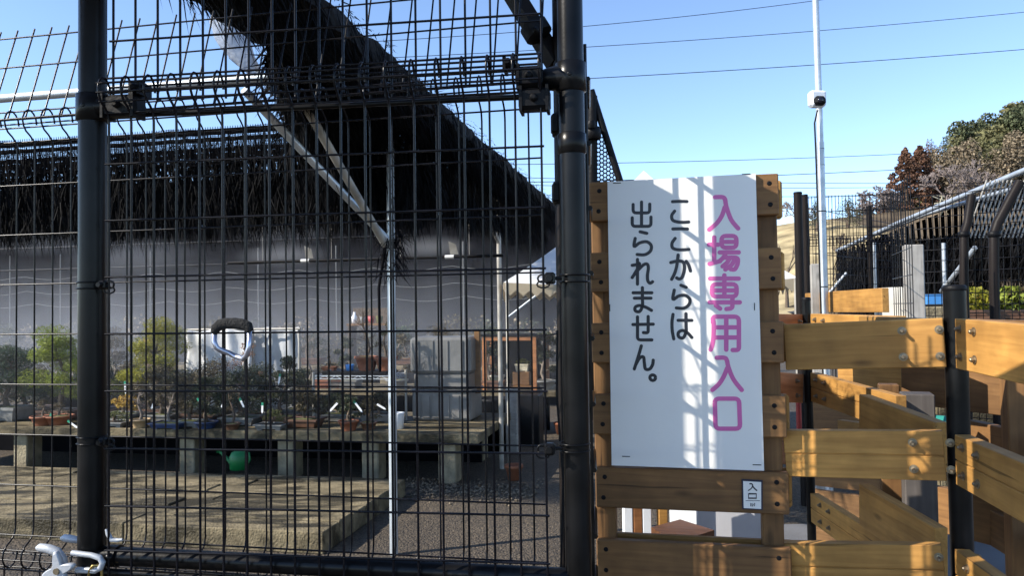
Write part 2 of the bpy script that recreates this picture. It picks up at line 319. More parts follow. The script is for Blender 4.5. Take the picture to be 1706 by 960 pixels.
for px, py, wd, m, lab in ((1600, 205, 6.5, EVG, 'round dark evergreen half way up the hill skyline'), (1640, 178, 6.5, EVG, 'dark evergreen with ragged top on the hill skyline'),
        (1690, 168, 8.5, EVO, 'large olive green tree at the right edge of the hill'), (1655, 215, 7, EVO, 'olive green tree below the ragged dark evergreen'),
        (1716, 158, 7, EVG, 'dark evergreen topmost on the hill at the right edge'), (1572, 226, 3.4, EVG, 'small dark evergreen low on the skyline above the cedars'),
        (1547, 232, 2.6, CED, 'small reddish tree peeping above the cedars on the skyline'), (1690, 245, 6, EVG, 'dark green tree low on the right slope'),
        (1625, 262, 5.5, EVO, 'olive bush below the round dark evergreen'), (1725, 225, 7, EVO, 'olive tree cut by the right edge above the pipes'), (1668, 262, 4.6, EVO, 'low olive shrub above the sloping pipes')):
    evergreen(px, py, 78+rt.uniform(-6, 6), 0, wd, m, lab, rt, n=2600)
for px, py, wd, lab in ((1575, 262, 6, 'tan leafless thicket right of the rust brown cedars'), (1602, 244, 6, 'tan leafless thicket under the round evergreen'), (1590, 300, 5, 'low tan scrub above the sloping pipes'),
        (1640, 292, 6, 'tan scrub at the foot of the wooded slope'), (1690, 280, 6, 'tan scrub in front of the low dark tree'), (1560, 310, 4.5, 'olive scrub at the foot of the cedars'), (1745, 280, 7, 'tan scrub at the right edge of the slope'), (1510, 322, 4.5, 'tan scrub at the foot of the slim cedar'), (1545, 335, 5, 'low tan scrub left of the sloping pipes'), (1608, 315, 5, 'tan scrub touching the upper sloping pipe'), (1655, 318, 5, 'tan scrub behind the bent post'), (1520, 345, 4, 'olive scrub lowest behind the fence corner'), (1580, 335, 4, 'olive scrub behind the sloping pipe'), (1588, 228, 4.5, 'olive scrub between the red brown skyline tree and the round evergreen'), (1566, 248, 4, 'tan scrub just right of the broad cedar top'), (1622, 228, 5, 'tan scrub in the middle of the wooded slope'), (1650, 245, 5, 'olive scrub in the middle of the wooded slope'), (1678, 218, 5, 'tan scrub high on the wooded slope near the right edge'), (1618, 285, 5, 'olive scrub low on the wooded slope')):
    evergreen(px, py, 70+rt.uniform(-4, 2), 0, wd, EVB if 'tan' in lab else EVO, lab, rt, 'scrub on the hill', 1500)
for px, py, wd, d, lab in ((1450, 282, 7, 6, 'pale leafless tree with spreading crown left of the cedars'), (1480, 300, 5, 6, 'leafless tree touching the rust brown cedars'), (1426, 306, 5, 6, 'small leafless tree leftmost above the grass slope'), (1466, 288, 6, 6, 'wide leafless tree between the pale spreading tree and the cedars'), (1438, 312, 5, 6, 'low leafless tree in front of the pale spreading tree'), (1475, 318, 5, 6, 'low leafless tree at the foot of the slim cedar'),
        (1575, 250, 5, 6, 'tall leafless tree standing in the tan thicket'), (1610, 262, 5, 6, 'leafless tree right of the tan thicket'), (1640, 250, 4, 5, 'leafless tree before the olive tree'), (1325, 300, 4, 5, 'thin leafless tree behind the sign tower')):
    bare_tree(px, py, 62 if px != 1325 else 52, wd, TWIG, lab, rt, d)
for px, py, lab in ((1308, 358, 'small bare fruit tree right beside the sign tower'), (1457, 352, 'small bare fruit tree on the dry grass behind the fence'), (1398, 345, 'small bare fruit tree left on the dry grass')):
    bare_tree(px, py, 38, 2.2, BARK, lab, rt, 4, 'bare fruit trees on the dry grass')
for px, py, lab in ((1360, 345, 'dark conifer low on the grass slope behind the camera pole'), (1412, 352, 'dark conifer low on the grass slope right of the camera pole')):
    evergreen(px, py, 50, 0, 1.8, EVG, lab, rt, 'dark conifers on the dry grass', 500)

# ---------------------------------------------------------------- power lines
def wire(pts, r, label, group='power lines across the sky'):
    q = [at(*p) for p in pts]; a, b = q[0], q[-1]; P = []
    for i in range(25):
        t = i/24*1.0; P.append(a.lerp(b, t)+V((0, 0, -.22*4*t*(1-t))))
    tag(MB().tube(P, r, 5, False).build('power_line', BLACKG), label, 'cable', group)
for k, (a, b, lab) in enumerate((((560, 72, 26), (1420, -8, 30), 'uppermost cable in the sky, leaving the top of the picture beside the pole'), ((560, 100, 26), (1800, 10, 32), 'second cable from the top crossing the pole above the white camera'),
        ((300, 160, 26), (1800, 74, 32), 'third cable from the top crossing just above the white camera'), ((700, 275, 30), (1800, 240, 36), 'cable running in front of the tops of the cedars'),
        ((700, 306, 30), (1800, 264, 36), 'cable running across the middle of the cedars'), ((700, 290, 32), (1800, 302, 38), 'darker cable of the pair just above the sign tower'), ((700, 304, 32), (1800, 306, 38), 'thin cable of the pair just above the sign tower'),
        ((700, 322, 34), (1800, 318, 38), 'faint lowest cable above the fence'))):
    wire((a, b), .012 if k not in (2, 4) else .014, lab)

# ================================================================ GATE AND MESH FENCE
GP = Plane(152, 1.745, 957, 1.60)
FP = Plane(60, 1.98, 900, 1.72)
zE = EYE
def mesh_rows(pl, a0, a1, zs, r, mb, n=0):
    for z in zs: mb.tube([pl.p(a0, z, n), pl.p((a0+a1)/2, z, n), pl.p(a1, z, n)], r, 6)
def fold_profile(z0, k=1, d=.034):      # the bent rim of a welded mesh panel, seen from the side
    return [(q*d, z0+k*z) for q, z in ((0, -.02), (.1, 0), (.42, .012), (.8, .022), (1, .034), (1.08, .046), (1.05, .058), (.9, .069), (.66, .076), (.38, .077), (.12, .070), (-.08, .058), (-.14, .044))]
RW = .0027
gate = empty('mesh_gate', GP.p(0, 0), 'black welded mesh gate with round pipe frame', 'gate')
# frame pipes
f = MB(); f.tube([GP.p(0, .1, -.004), GP.p(0, 2.30, -.004)], .0293, 24); f.build('stile', BLACK, gate)
f = MB(); f.tube([GP.p(GP.len, .1, -.004), GP.p(GP.len, 2.30, -.004)], .0267, 24); f.build('stile', BLACK, gate)
def collar(parent, a, z0, z1, r=.0345):
    m = MB(); c = GP.p(a, 0, -.004)
    m.lathe(c, [(.0262, z0), (r, z0+.003), (r, z1-.003), (.0262, z1)], 28); return m.build('collar', BLACK, parent)
zl = GP.hit(152, 180)[1]; zr = GP.hit(957, 128)[1]
def tee(a, z, s):
    m = MB(); q_ = 1 if s > 0 else .915; c = GP.p(a, z, -.004); d = GP.e*s
    m.lathe(c, [(.0285*q_, -.032), (.0345*q_, -.029), (.0345*q_, .029), (.0285*q_, .032)], 28)
    m.tube([c, c+d*.045, c+d*.06, c+d*.085], [.031, .024, .019, .0185], 18)
    m.lathe(c+GP.n*(.0335*q_)+d*.001, [(.0045, -.002), (.0045, .002), (.003, .0025), (0, .0025)], 12, True, GP.n)
    return m.build('tee_fitting', BLACK, gate)
tee(0, zl, 1); tee(GP.len, zr, -1)
collar(gate, GP.len, GP.hit(957, 257)[1], GP.hit(957, 221)[1], .0298)
f = MB(); f.tube([GP.p(.07, zl-.012, -.03), GP.p(GP.len-.07, zr-.028, -.03)], .0062, 10); f.build('brace_rod', BLACK, gate)
zb0 = GP.hit(175, 927)[1]; zb1 = GP.hit(957, 966)[1]
f = MB(); f.tube([GP.p(.0, zb0, -.004), GP.p(GP.len*.5, (zb0+zb1)/2, -.004), GP.p(GP.len, zb1, -.004)], .0205, 22)
f.tube([GP.p(.03, zb0-.034, .004), GP.p(GP.len, zb1-.034, .004)], .0085, 10); f.build('bottom_rail', BLACK, gate)
# welded mesh: lower panel with bent rim, upper panel above it
cx = [194, 231, 267, 304, 341, 379, 414, 453, 491, 531, 571, 612, 652, 695, 736, 779, 820, 863, 908]
s0, s1 = GP.sx(194), GP.sx(908); cols = [s0+(s1-s0)*i/18 for i in range(19)]
zrow = [GP.hit(190, y)[1] for y in (278, 365, 462, 557, 650, 745, 838)]
zrow = [zrow[0]+(zrow[-1]-zrow[0])*i/6 for i in range(7)]
nG = .026
zf = GP.hit(190, 196)[1]
m = MB()
for i, a in enumerate(cols):
    j = rng.uniform(-.0012, .0012)
    pr = fold_profile(zf)
    m.tube([GP.p(a+j, .18, nG), GP.p(a, 1.0, nG)] + [GP.p(a, z, nG+q) for q, z in pr], RW, 6)
mesh_rows(GP, s0-.006, s1+.006, zrow+[zf+.002], RW*.92, m, nG+RW*1.7)
for q, z in ((.027, zf+.022), (.036, zf+.040), (.036, zf+.060), (.012, zf+.077), (-.006, zf+.050)): m.tube([GP.p(s0-.005, z, nG+q), GP.p(s1+.004, z, nG+q)], RW*.92, 6)
mesh_rows(GP, s0-.006, s1+.006, [zb0+.024-.002, zb0-.09, zb0-.21, zb0-.33, zb0-.45, zb0-.57], RW*.92, m, nG+RW*1.7)
m.build('lower_mesh', WIRE, gate)
m = MB(); zu = GP.hit(190, 150)[1]
for a in cols: m.tube([GP.p(a+.002, zu-.036, nG-.012), GP.p(a+.002, 2.215, nG-.012)], RW, 6)
mesh_rows(GP, s0-.004, s1+.004, [zu, zu+.104, zu+.206], RW*.92, m, nG-.012+RW*1.7)
m.build('upper_mesh', WIRE, gate)
# clamps that hold the mesh to the stiles
def ring(mb, c, r, t, n=26):
    mb.tube([c+V((math.cos(2*math.pi*i/n)*r, math.sin(2*math.pi*i/n)*r, 0)) for i in range(n+1)], t, 5, False)
def wire_clamp(a, z, s, big):
    m = MB(); c = GP.p(a, z, -.004)
    ring(m, c+V((0, 0, .007)), .0310, .0019); ring(m, c-V((0, 0, .007)), .0310, .0019)
    d = GP.e*s; q = c+d*.048+GP.n*.03
    m.box(q, (.022*big, .020, .024*big), GP.rz, None, .004)
    m.tube([c+d*.026+GP.n*.02, q], .0035, 8)
    m.tube([q+GP.n*.006, q+GP.n*.019], [.0085*big, .0065*big], 12)
    ring_c = q+d*.016
    m.tube([ring_c+GP.e*(math.cos(g)*.009)+V((0, 0, math.sin(g)*.008)) for g in [i*math.pi/5 for i in range(11)]], .0022, 6, False)
    ring_c = q+d*.014-V((0, 0, .012))
    m.tube([ring_c+GP.e*(math.cos(g)*.013)+V((0, 0, math.sin(g)*.007)) for g in [i*math.pi/5 for i in range(11)]], .002, 6, False)
    return m.build('mesh_clamp', BLACK, gate)
for px, py in ((152, 476), (152, 733)): wire_clamp(GP.sx(px, py), GP.hit(px, py)[1], 1, .8)
for px, py in ((957, 464), (957, 745)): wire_clamp(GP.sx(px, py), GP.hit(px, py)[1], -1, 1.0)
# black plastic clamp blocks on the stubs
def clamp_block(pxa, pya, pxb, pyb, nm=2):
    m = MB(); (a, za), (b, zb) = GP.hit(pxa, pya), GP.hit(pxb, pyb)
    c = GP.p((a+b)/2, (za+zb)/2, .012)
    m.box(c, (abs(b-a), .042, abs(zb-za)), GP.rz, None, .007)
    for k in range(nm):
        q = c+GP.e*((k-.5*(nm-1))*abs(b-a)*.5)+GP.n*.022; m.tube([q, q+GP.n*.006, q+GP.n*.010], [.0085, .008, .004], 12)
    for k in (-1, 1): m.box(c+GP.e*(k*abs(b-a)*.42), (.006, .048, abs(zb-za)+.008), GP.rz)
    return m.build('clamp_block', BLACKG, gate)
clamp_block(181, 164, 240, 196, 1); clamp_block(862, 117, 905, 150, 1); clamp_block(866, 153, 918, 186, 1)
clamp_block(842, 104, 858, 120, 1); clamp_block(231, 145, 247, 160, 1); pass
q = MB()
zt = GP.hit(195, 895)[1]
q.tube([GP.p(.045, zb0+.0, -.003), GP.p(.066, zb0, -.003)], .024, 16); q.lathe(GP.p(.058, zb0+.004, .018), [(.009, 0), (.008, .008), (.003, .011), (0, .011)], 14, True, GP.n)
q.build('rail_coupling', BLACK, gate)

# latch: zinc wheel, two prongs and an eye bracket at the foot of the left stile
def gx(px, py, n=0):            # the point seen at (px, py), n in front of the gate plane
    a, z = GP.hit(px, py); q = GP.p(a, z) if n == 0 else None
    if q is not None: return q
    d = ray(px, py); t = (GP.o-CAM).dot(GP.n)/d.dot(GP.n)+n/d.dot(GP.n); return CAM+d*t
lat = empty('gate_latch', gx(132, 955, .03), 'white zinc star wheel latch at the foot of the left gate post', 'latch')
m = MB(); pts = []
lobes = [(98, 118), (196, 60), (12, 58), (-62, 66)]
c = gx(126, 938); ctr = (0, 0)
def hull_lobe(ang, L, w0=.012, w1=.0135):
    d = (math.cos(R(ang)), math.sin(R(ang))); nx = (-d[1], d[0]); P = []
    P += [(nx[0]*w0, nx[1]*w0), (d[0]*L*.55+nx[0]*w0*.75, d[1]*L*.55+nx[1]*w0*.75)]
    for k in range(7):
        g = math.pi/2-math.pi*k/6; P.append((d[0]*(L+math.cos(g)*w1*.8)+nx[0]*math.sin(g)*w1, d[1]*(L+math.cos(g)*w1*.8)+nx[1]*math.sin(g)*w1))
    P += [(d[0]*L*.55-nx[0]*w0*.75, d[1]*L*.55-nx[1]*w0*.75), (-nx[0]*w0, -nx[1]*w0)]
    return P
out = []
for ang, L in ((100, .038), (18, .036), (-62, .042), (200, .036)): out += hull_lobe(ang, L)
m = MB()
order = sorted(out, key=lambda p: -math.atan2(p[1], p[0]))
def starpoly(sc):                # star outline as radius over angle
    P = []
    for k in range(72):
        g = 2*math.pi*k/72; r = .019
        for ang, L in ((100, .050), (18, .047), (-62, .056), (200, .048)):
            dd = (g-R(ang)+math.pi) % (2*math.pi)-math.pi; r = max(r, L/math.sqrt(1+(dd*L/.0135)**2)**1.0 if abs(dd) < 1.2 else 0)
        P.append((math.cos(g)*r*sc, math.sin(g)*r*sc))
    return P
sp = starpoly(.84); n = len(sp); lay = [(0, .86), (.003, 1), (.011, 1), (.014, .86)]
vs = [c+GP.n*(.045+h)+GP.e*x*k+V((0, 0, z*k)) for h, k in lay for x, z in sp]
m.add(vs, [(i*n+j, i*n+(j+1) % n, (i+1)*n+(j+1) % n, (i+1)*n+j) for i in range(3) for j in range(n)], True)
cf = len(m.v); m.v.append(c+GP.n*.059); base = 3*n
for j in range(n): m.f.append([base+j, base+(j+1) % n, cf]); m.sm.append(False)
cb = len(m.v); m.v.append(c+GP.n*.045)
for j in range(n): m.f.append([(j+1) % n, j, cb]); m.sm.append(False)
m.build('star_wheel', ZINC, lat)
m = MB(); cc = c+GP.n*.0595; m.tube([cc-GP.n*.004, cc+GP.n*.003], .0068, 14); m.build('wheel_bolt', STEEL, lat)
def prong(pts, r, nn):
    q = [gx(px, py, nn) for px, py in pts]; return MB().tube(q, r, 12).build('prong', ZINC, lat)
prong([(61, 914), (66, 913), (80, 915), (95, 920), (106, 932), (110, 950)], [.004, .0088, .010, .0095, .008, .007], .025)
prong([(102, 898), (107, 897), (120, 899), (136, 902), (160, 905)], [.004, .0085, .0088, .007, .006], -.05)
prong([(177, 882), (180, 890), (185, 900), (196, 901), (204, 900)], [.003, .005, .0055, .0045, .003], .022)
m = MB(); pl = [gx(px, py, .036) for px, py in ((120, 922), (152, 926), (166, 930), (171, 938), (168, 947), (160, 951), (152, 949))]
m.tube(pl, [.006, .006, .0065, .0065, .0065, .006, .005], 10)
m.box(gx(144, 951, .03), (.052, .012, .012), GP.rz, None, .003); m.build('eye_bracket', ZINC, lat)
pad = empty('padlock', gx(158, 965, .03), 'brass padlock hanging from the zinc latch bracket', 'padlock')
m = MB(); m.tube([gx(147, 966, .03), gx(149, 952, .034), gx(155, 944, .044), gx(163, 942, .034), gx(169, 950, .028), gx(170, 966, .026)], .0032, 8); m.build('shackle', BRASS, pad)
m = MB(); m.box(gx(158, 980, .03), (.044, .018, .04), GP.rz, None, .004); m.build('lock_body', BRASS, pad)

# foam sleeved carabiner hooked over a wire of the gate
car = empty('carabiner_hook', gx(388, 600, .03), 'large carabiner hook with black foam grip hanging on the gate', 'carabiner')
loop = [(357, 556), (357, 570), (361, 580), (368, 584), (380, 588), (392, 594), (405, 598), (411, 592), (415, 578), (416, 562), (415, 553)]
MB().tube([gx(px, py, .045+.01*math.sin(i)) for i, (px, py) in enumerate(loop)], .0058, 12).build('metal_ring', CHROME, car)
grip = [(356, 556), (359, 548), (367, 541), (378, 539), (392, 539), (405, 541), (413, 544), (417, 552)]
MB().tube([gx(px, py, .048) for px, py in grip], [.007, .0105, .0118, .0120, .0120, .0118, .011, .008], 14).build('foam_grip', FOAM, car)

# mesh fence behind the gate, with a guard leaning away at its top
RF = .0022
fen = empty('mesh_fence', FP.p(0, 0), 'black welded mesh fence with leaning spiked top behind the gate', 'fence')
a0, a1 = FP.sx(-420), FP.sx(905)
pit = (FP.sx(118) - FP.sx(27.5))/3
ph = FP.sx(27.5); i0 = math.ceil((a0-ph)/pit); fcols = [ph+pit*i for i in range(i0, int((a1-ph)/pit)+1)]
zr_ = [FP.hit(60, y)[1] for y in (308, 391, 477, 559, 643, 726, 809)]; frow = [zr_[0]+(zr_[-1]-zr_[0])*i/6 for i in range(7)]
ztf = FP.hit(60, 236)[1]; zbf = FP.hit(60, 893)[1]
m = MB()
for a in fcols:
    top = fold_profile(ztf, 1, .036); bot = fold_profile(zbf, -1, .036)
    m.tube([FP.p(a, z, q) for q, z in reversed(bot)] + [FP.p(a, EYE-.1, 0)] + [FP.p(a, z, q) for q, z in top], RF, 6)
fr = frow+[ztf+.0, zbf]
mesh_rows(FP, a0, a1, fr, RF*.95, m, RF*1.8)
for z0, k in ((ztf, 1), (zbf, -1)):
    for q, dz in ((.030, .030), (.038, .052), (.012, .077), (-.006, .05)): m.tube([FP.p(a0, z0+k*dz, q), FP.p(a1, z0+k*dz, q)], RF*.95, 6)
m.build('mesh_panel', WIRE, fen)
m = MB(); tl = math.tan(R(18)); zg = ztf+.058; hg = .27
for a in fcols: m.tube([FP.p(a+pit*.5, zg, .004), FP.p(a+pit*.5, zg+hg, .004-tl*hg)], RF, 6)
for h in (.0, .155, .245): m.tube([FP.p(a0, zg+h, .004-tl*h+RF*1.8), FP.p(a1, zg+h, .004-tl*h+RF*1.8)], RF*.95, 6)
m.build('leaning_guard', WIRE, fen)
m = MB(); zlow = zbf-.085
for a in fcols: m.tube([FP.p(a, zlow, -.02), FP.p(a, .05, -.02)], RF, 5)
mesh_rows(FP, a0, a1, [zlow-.01-i*.127 for i in range(6)], RF, m, -.02+RF*1.8); m.build('lower_panel', WIRE, fen)
# fixed post just behind the gate's right stile, with its square brace
b = at(948, 516, 1.86); c = V((b.x, b.y, 0))
post = empty('fence_post', c, 'brown steel post standing right behind the right gate pipe', 'post')
MB().tube([c+V((0, 0, 0)), c+V((0, 0, 3.0))], .0295, 24).build('pipe', BROWNP, post)
m = MB()
for zz in (GP.hit(930, 292)[1], GP.hit(930, 160)[1]):
    m = MB(); m.lathe(c+V((0, 0, zz)), [(.029, -.028), (.034, -.026), (.034, .026), (.029, .028)], 22); m.box(c+V((-.028, -.012, zz)), (.018, .03, .045), 0, None, .004); m.build('pipe_clamp', BLACKG, post)
m = MB(); p0, p1 = at(846, -25, 1.9), at(926, 105, 1.87); d = (p1-p0)
m.tube([p0, p1], .026, 4, True, False); m.build('square_brace', BROWNP, post)
m = MB(); mid = at(893, 50, 1.84); m.tube([mid-d.normalized()*.016, mid+d.normalized()*.016], .034, 12); m.lathe(at(893, 52, 1.80), [(.007, 0), (.007, .01), (0, .012)], 10, True, V((0, -1, .3))); m.build('brace_clamp', BLACKG, post)
cab = MB(); cab.tube([c+V((-.03, -.026, 1.4)), c+V((-.034, -.03, 1.25)), c+V((-.022, -.03, 1.05)), c+V((-.03, -.03, .85)), c+V((-.024, -.03, .6))], .003, 6); cab.build('loose_cable', BLACKG, post)
# wing panel on the far side of the post
wg = empty('wing_panel', at(990, 516, 2.5).xy.to_3d(), 'dark perforated wing panel with sloping pipe right of the gate post', 'panel')
m = MB(); m.tube([at(987, 700, 2.5), at(987, 160, 2.5)], .016, 12); m.tube([at(985, 150, 2.5), at(1034, 305, 2.5)], .011, 10)
m.lathe(at(988, 222, 2.48), [(.02, -.02), (.026, -.012), (.026, .012), (.02, .02)], 14); m.lathe(at(985, 208, 2.46), [(.012, -.012), (.016, 0), (.012, .012)], 12); m.build('pipe_frame', BLACKG, wg)
m = MB(); rg = random.Random(3)
for k in range(6):
    for j in range(15):
        x = 997+k*5.5; y = 215+j*7+(k % 2)*3.5
        if (x-985)/(y-150) < .32 and y < 320: ring_pts = [at(x+3.2*math.cos(g), y+3.4*math.sin(g), 2.5) for g in [i*math.pi/4 for i in range(9)]]; m.tube(ring_pts, .0016, 4, False)
m.build('ring_mesh', BLACKG, wg)
# ================================================================ NURSERY: THATCH SHADE
rs = random.Random(21)
ZT = EYE+1.08                   # underside of the roof
sh = empty('thatch_shade', uv(-1.53, 4.45), 'dark thatched shade roof on galvanised poles over the bonsai benches', 'shade roof')
def strand(mb, p, d, L, wd, bend=.1):
    d = d.normalized(); s = d.cross(V((rs.gauss(0, 1), rs.gauss(0, 1), rs.gauss(0, 1)))).normalized()*wd*.5
    k = V((rs.gauss(0, bend), rs.gauss(0, bend), rs.gauss(0, bend)))*L
    q = p+d*L*.5+k*.4; e = p+d*L+k
    mb.add([p-s, p+s, q+s*.8, q-s*.8, e], [(0, 1, 2, 3), (3, 2, 4)])
# long eave running into the depth: core slab with ragged edge, then thousands of stalks
EU0, EU1, EV0, EV1 = -1.66, -1.27, 2.05, 9.4
m = MB(); n = 60; prof = []
for i in range(n+1):
    v = EV0+(EV1-EV0)*i/n; j = lambda a: rs.uniform(-a, a)
    ring_ = [(EU0+j(.02), -.02+j(.02)), (EU0+.02, .07+j(.02)), (EU0+.2, .13+j(.02)), (EU1-.1, .13+j(.03)), (EU1+j(.02), .07+j(.02)), (EU1+.01+j(.02), -.03+j(.02)), (EU1-.2, -.06+j(.015)), (EU0+.1, -.06+j(.015))]
    m.v += [uv(u, v, ZT+.06+z) for u, z in ring_]
for i in range(n):
    for k in range(8): m.f.append([i*8+k, i*8+(k+1) % 8, i*8+8+(k+1) % 8, i*8+8+k]); m.sm.append(False)
m.f.append(list(range(7, -1, -1))); m.f.append([n*8+k for k in range(8)]); m.sm += [False, False]
m.build('eave_bundle', THATCHT, sh)
m = MB()
for _ in range(15000):
    v = EV0+(EV1-EV0)*rs.random()**1.2; side = rs.random()
    if side < .45: p = uv(EU1+rs.uniform(-.1, .03), v, ZT+rs.uniform(-.03, .13)); d = UE*rs.uniform(-.1, .22)+VE*rs.gauss(.5, .5)+V((0, 0, -rs.uniform(.5, 1)))
    elif side < .8: p = uv(rs.uniform(EU0+.1, EU1), v, ZT+rs.uniform(-.04, .02)); d = UE*rs.uniform(-.1, .8)+VE*rs.gauss(.3, .6)+V((0, 0, -.8))
    else: p = uv(rs.uniform(EU0, EU1), v, ZT+.17+rs.uniform(0, .03)); d = UE*rs.uniform(-.2, .5)+VE*rs.gauss(.4, .8)+V((0, 0, rs.uniform(-.25, .10)))
    strand(m, p, d, rs.uniform(.07, .20)*(1 if side < .8 else .32)*(.45+.11*v), rs.uniform(.002, .006), .05)
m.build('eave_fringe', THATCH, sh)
# the hanging skirt of brushwood along the front, ragged below, netting above
m = MB(); U0, U1 = -7.2, -1.5; SV = 4.45
for _ in range(34000):
    u = U0+(U1-U0)*rs.random(); k = rs.random(); v = SV+rs.uniform(-.05, .35)*1.0
    z = ZT+.10-rs.random()**.75*.60
    d = V((0, 0, -1))+UE*rs.gauss(.12, .22)+VE*rs.gauss(0, .2)
    strand(m, uv(u, v, z), d, rs.uniform(.10, .26)*(.6+.5*rs.random()), rs.uniform(.0022, .0065), .04)
for _ in range(9000):            # thatch hanging below the long eave
    q_ = rs.random() < .45; v = 3.95+rs.random()*2.0 if q_ else 4.7+rs.random()**1.3*4.6; dz = .48-.12*smooth(6, 9, v); k = rs.random()
    strand(m, uv(rs.uniform(-2.05, -1.80) if q_ else rs.uniform(-1.74, -1.50)+.10*k, v, ZT+.05-k*dz*.85), V((0, 0, -1))+VE*rs.gauss(.2, .25)+UE*rs.gauss(.05, .2), rs.uniform(.1, .24), rs.uniform(.004, .010), .05)
for _ in range(16000):           # roof corner between the long eave and the front skirt
    v = 2.98+rs.random()**.7*1.5; ul = -1.62-.42*max(0, v-2.95)
    u = ul+(EU0+.06-ul)*rs.random(); strand(m, uv(u, v, ZT+rs.uniform(-.03, .13)), VE*rs.gauss(.5, .5)+UE*rs.gauss(.15, .25)+V((0, 0, -rs.uniform(.1, .9))), rs.uniform(.08, .22), rs.uniform(.004, .012), .05)
for _ in range(4500):            # right of the pole: brushwood behind the eave
    v = 4.5+rs.random()*4.9; u = -1.55+rs.gauss(0, .06); z = ZT-rs.random()*.30
    strand(m, uv(u, v, z), V((0, 0, -1))+VE*rs.gauss(0, .25)+UE*rs.gauss(0, .2), rs.uniform(.1, .26), rs.uniform(.004, .009), .05)
for i in range(240):
    for j in range(20):
        if rs.random() < (.17 if j > 3 else .35)+(.35 if j > 16 else 0): continue
        u = U0+(U1-U0)*i/240; z = ZT+.06-j*.0245; w_ = .026; v = SV+.37+rs.uniform(-.01, .01)
        m.add([uv(u, v, z), uv(u+w_, v, z+rs.uniform(-.006, .006)), uv(u+w_+rs.uniform(-.004, .004), v, z-.027), uv(u, v, z-.027)], [(0, 1, 2, 3)])
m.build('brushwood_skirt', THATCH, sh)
m = MB(); nx = 150                # woven netting over the front edge: crossed bands with gaps
for i in range(26):
    z = ZT+.085-i*.0088; v = SV-.02-.010*i*0
    m.tube([uv(U0+(U1-.35-U0)*k/30, v, z+.012*math.sin(k*1.7+i*.05)+rs.uniform(-.002, .002)) for k in range(31)], rs.choice((.0034, .0028, .0022)), 3, False)
for i in range(330):
    u = U0+(U1-U0)*i/330; m.tube([uv(u, SV-.022, ZT+.10), uv(u+rs.uniform(-.01, .01), SV-.022, ZT-.14)], .0026, 3, False)
m.build('front_netting', NET, sh)
m = MB(); rows = 5                # the slatted roof behind it, with sky showing between
for k in range(rows):
    v = SV+.1+k*.24
    m.box(uv((U0+U1)/2, v, ZT+.11+rs.uniform(-.02, .02)), (U1-U0, .075, .012), -YAW)
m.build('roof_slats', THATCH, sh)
def pole(px, v, r, top, label=None):
    p = onv(px, v, 0); a = MB(); a.tube([p, p+V((0, 0, top))], r, 18); a.tube([p+V((0, 0, top-.0)), p+V((0, 0, top+.01))], [r, r*.6], 18)
    return a.build('pole', GALV if px < 700 else GALVW, sh)
p1 = onv(650, 4.45, 0); pole(652, 4.45, .0243, EYE+1.03); pole(832, 7.0, .0215, EYE+1.0)
m = MB(); q = onv(652, 4.45, EYE+.44)
for k in range(5): ring(m, V((q.x, q.y, EYE+.38+.012*k)), .034+.003*(k % 2), .004, 12)
for _ in range(160): strand(m, q+V((rs.gauss(0, .04), rs.gauss(0, .04), rs.uniform(-.2, .06))), V((rs.gauss(0, .5), rs.gauss(0, .5), -1)), rs.uniform(.06, .2), .007)
m.tube([q+V((-.03, -.02, -.05)), q+V((-.07, -.03, -.3)), q+V((-.066, -.03, -.62)), q+V((-.07, -.02, -.8))], .009, 5)
m.build('rope_lashing', NET, sh)
m = MB(); m.tube([onv(408, 3.4, EYE+1.075), onv(645, 4.40, EYE+.43)], .021, 14); m.build('brace_pipe', GALV, sh)
m = MB(); m.tube([onv(484, 3.3, EYE+1.08), onv(642, 4.42, EYE+.40)], .022, 14); m.build('brace_pipe', GALVW, sh)
m = MB(); m.tube([onv(790, 6.4, EYE+1.02), onv(832, 6.96, EYE+.62)], .019, 12); m.build('brace_pipe', GALVW, sh)
zc = EYE+1.085
m = MB(); m.tube([onv(-120, 3.28, zc), onv(486, 3.28, zc)], .0213, 16); m.build('cross_pipe', GALV, sh)
m = MB()
for pa, va, za, pb, vb, zb in ((-60, 7.2, 2.18, 690, 7.2, 2.18), (-60, 9.2, 2.08, 840, 9.2, 2.10)): m.tube([onv(pa, va, za), onv(pb, vb, zb)], .012, 8)
m.build('purlin', BLACKG, sh)
# crumpled clear plastic tied to the cross pipe
CLEAR = mat('clear_plastic', (.55, .60, .68), .25, 0, .2, 9, .9, 14, .6, trans=.55)
nt = CLEAR.node_tree; out_ = nt.nodes['Material Output']; src = out_.inputs[0].links[0].from_socket
tr = nt.nodes.new('ShaderNodeBsdfTransparent'); mx = nt.nodes.new('ShaderNodeMixShader'); mx.inputs[0].default_value = .82
nt.links.new(tr.outputs[0], mx.inputs[1]); nt.links.new(src, mx.inputs[2]); nt.links.new(mx.outputs[0], out_.inputs[0])
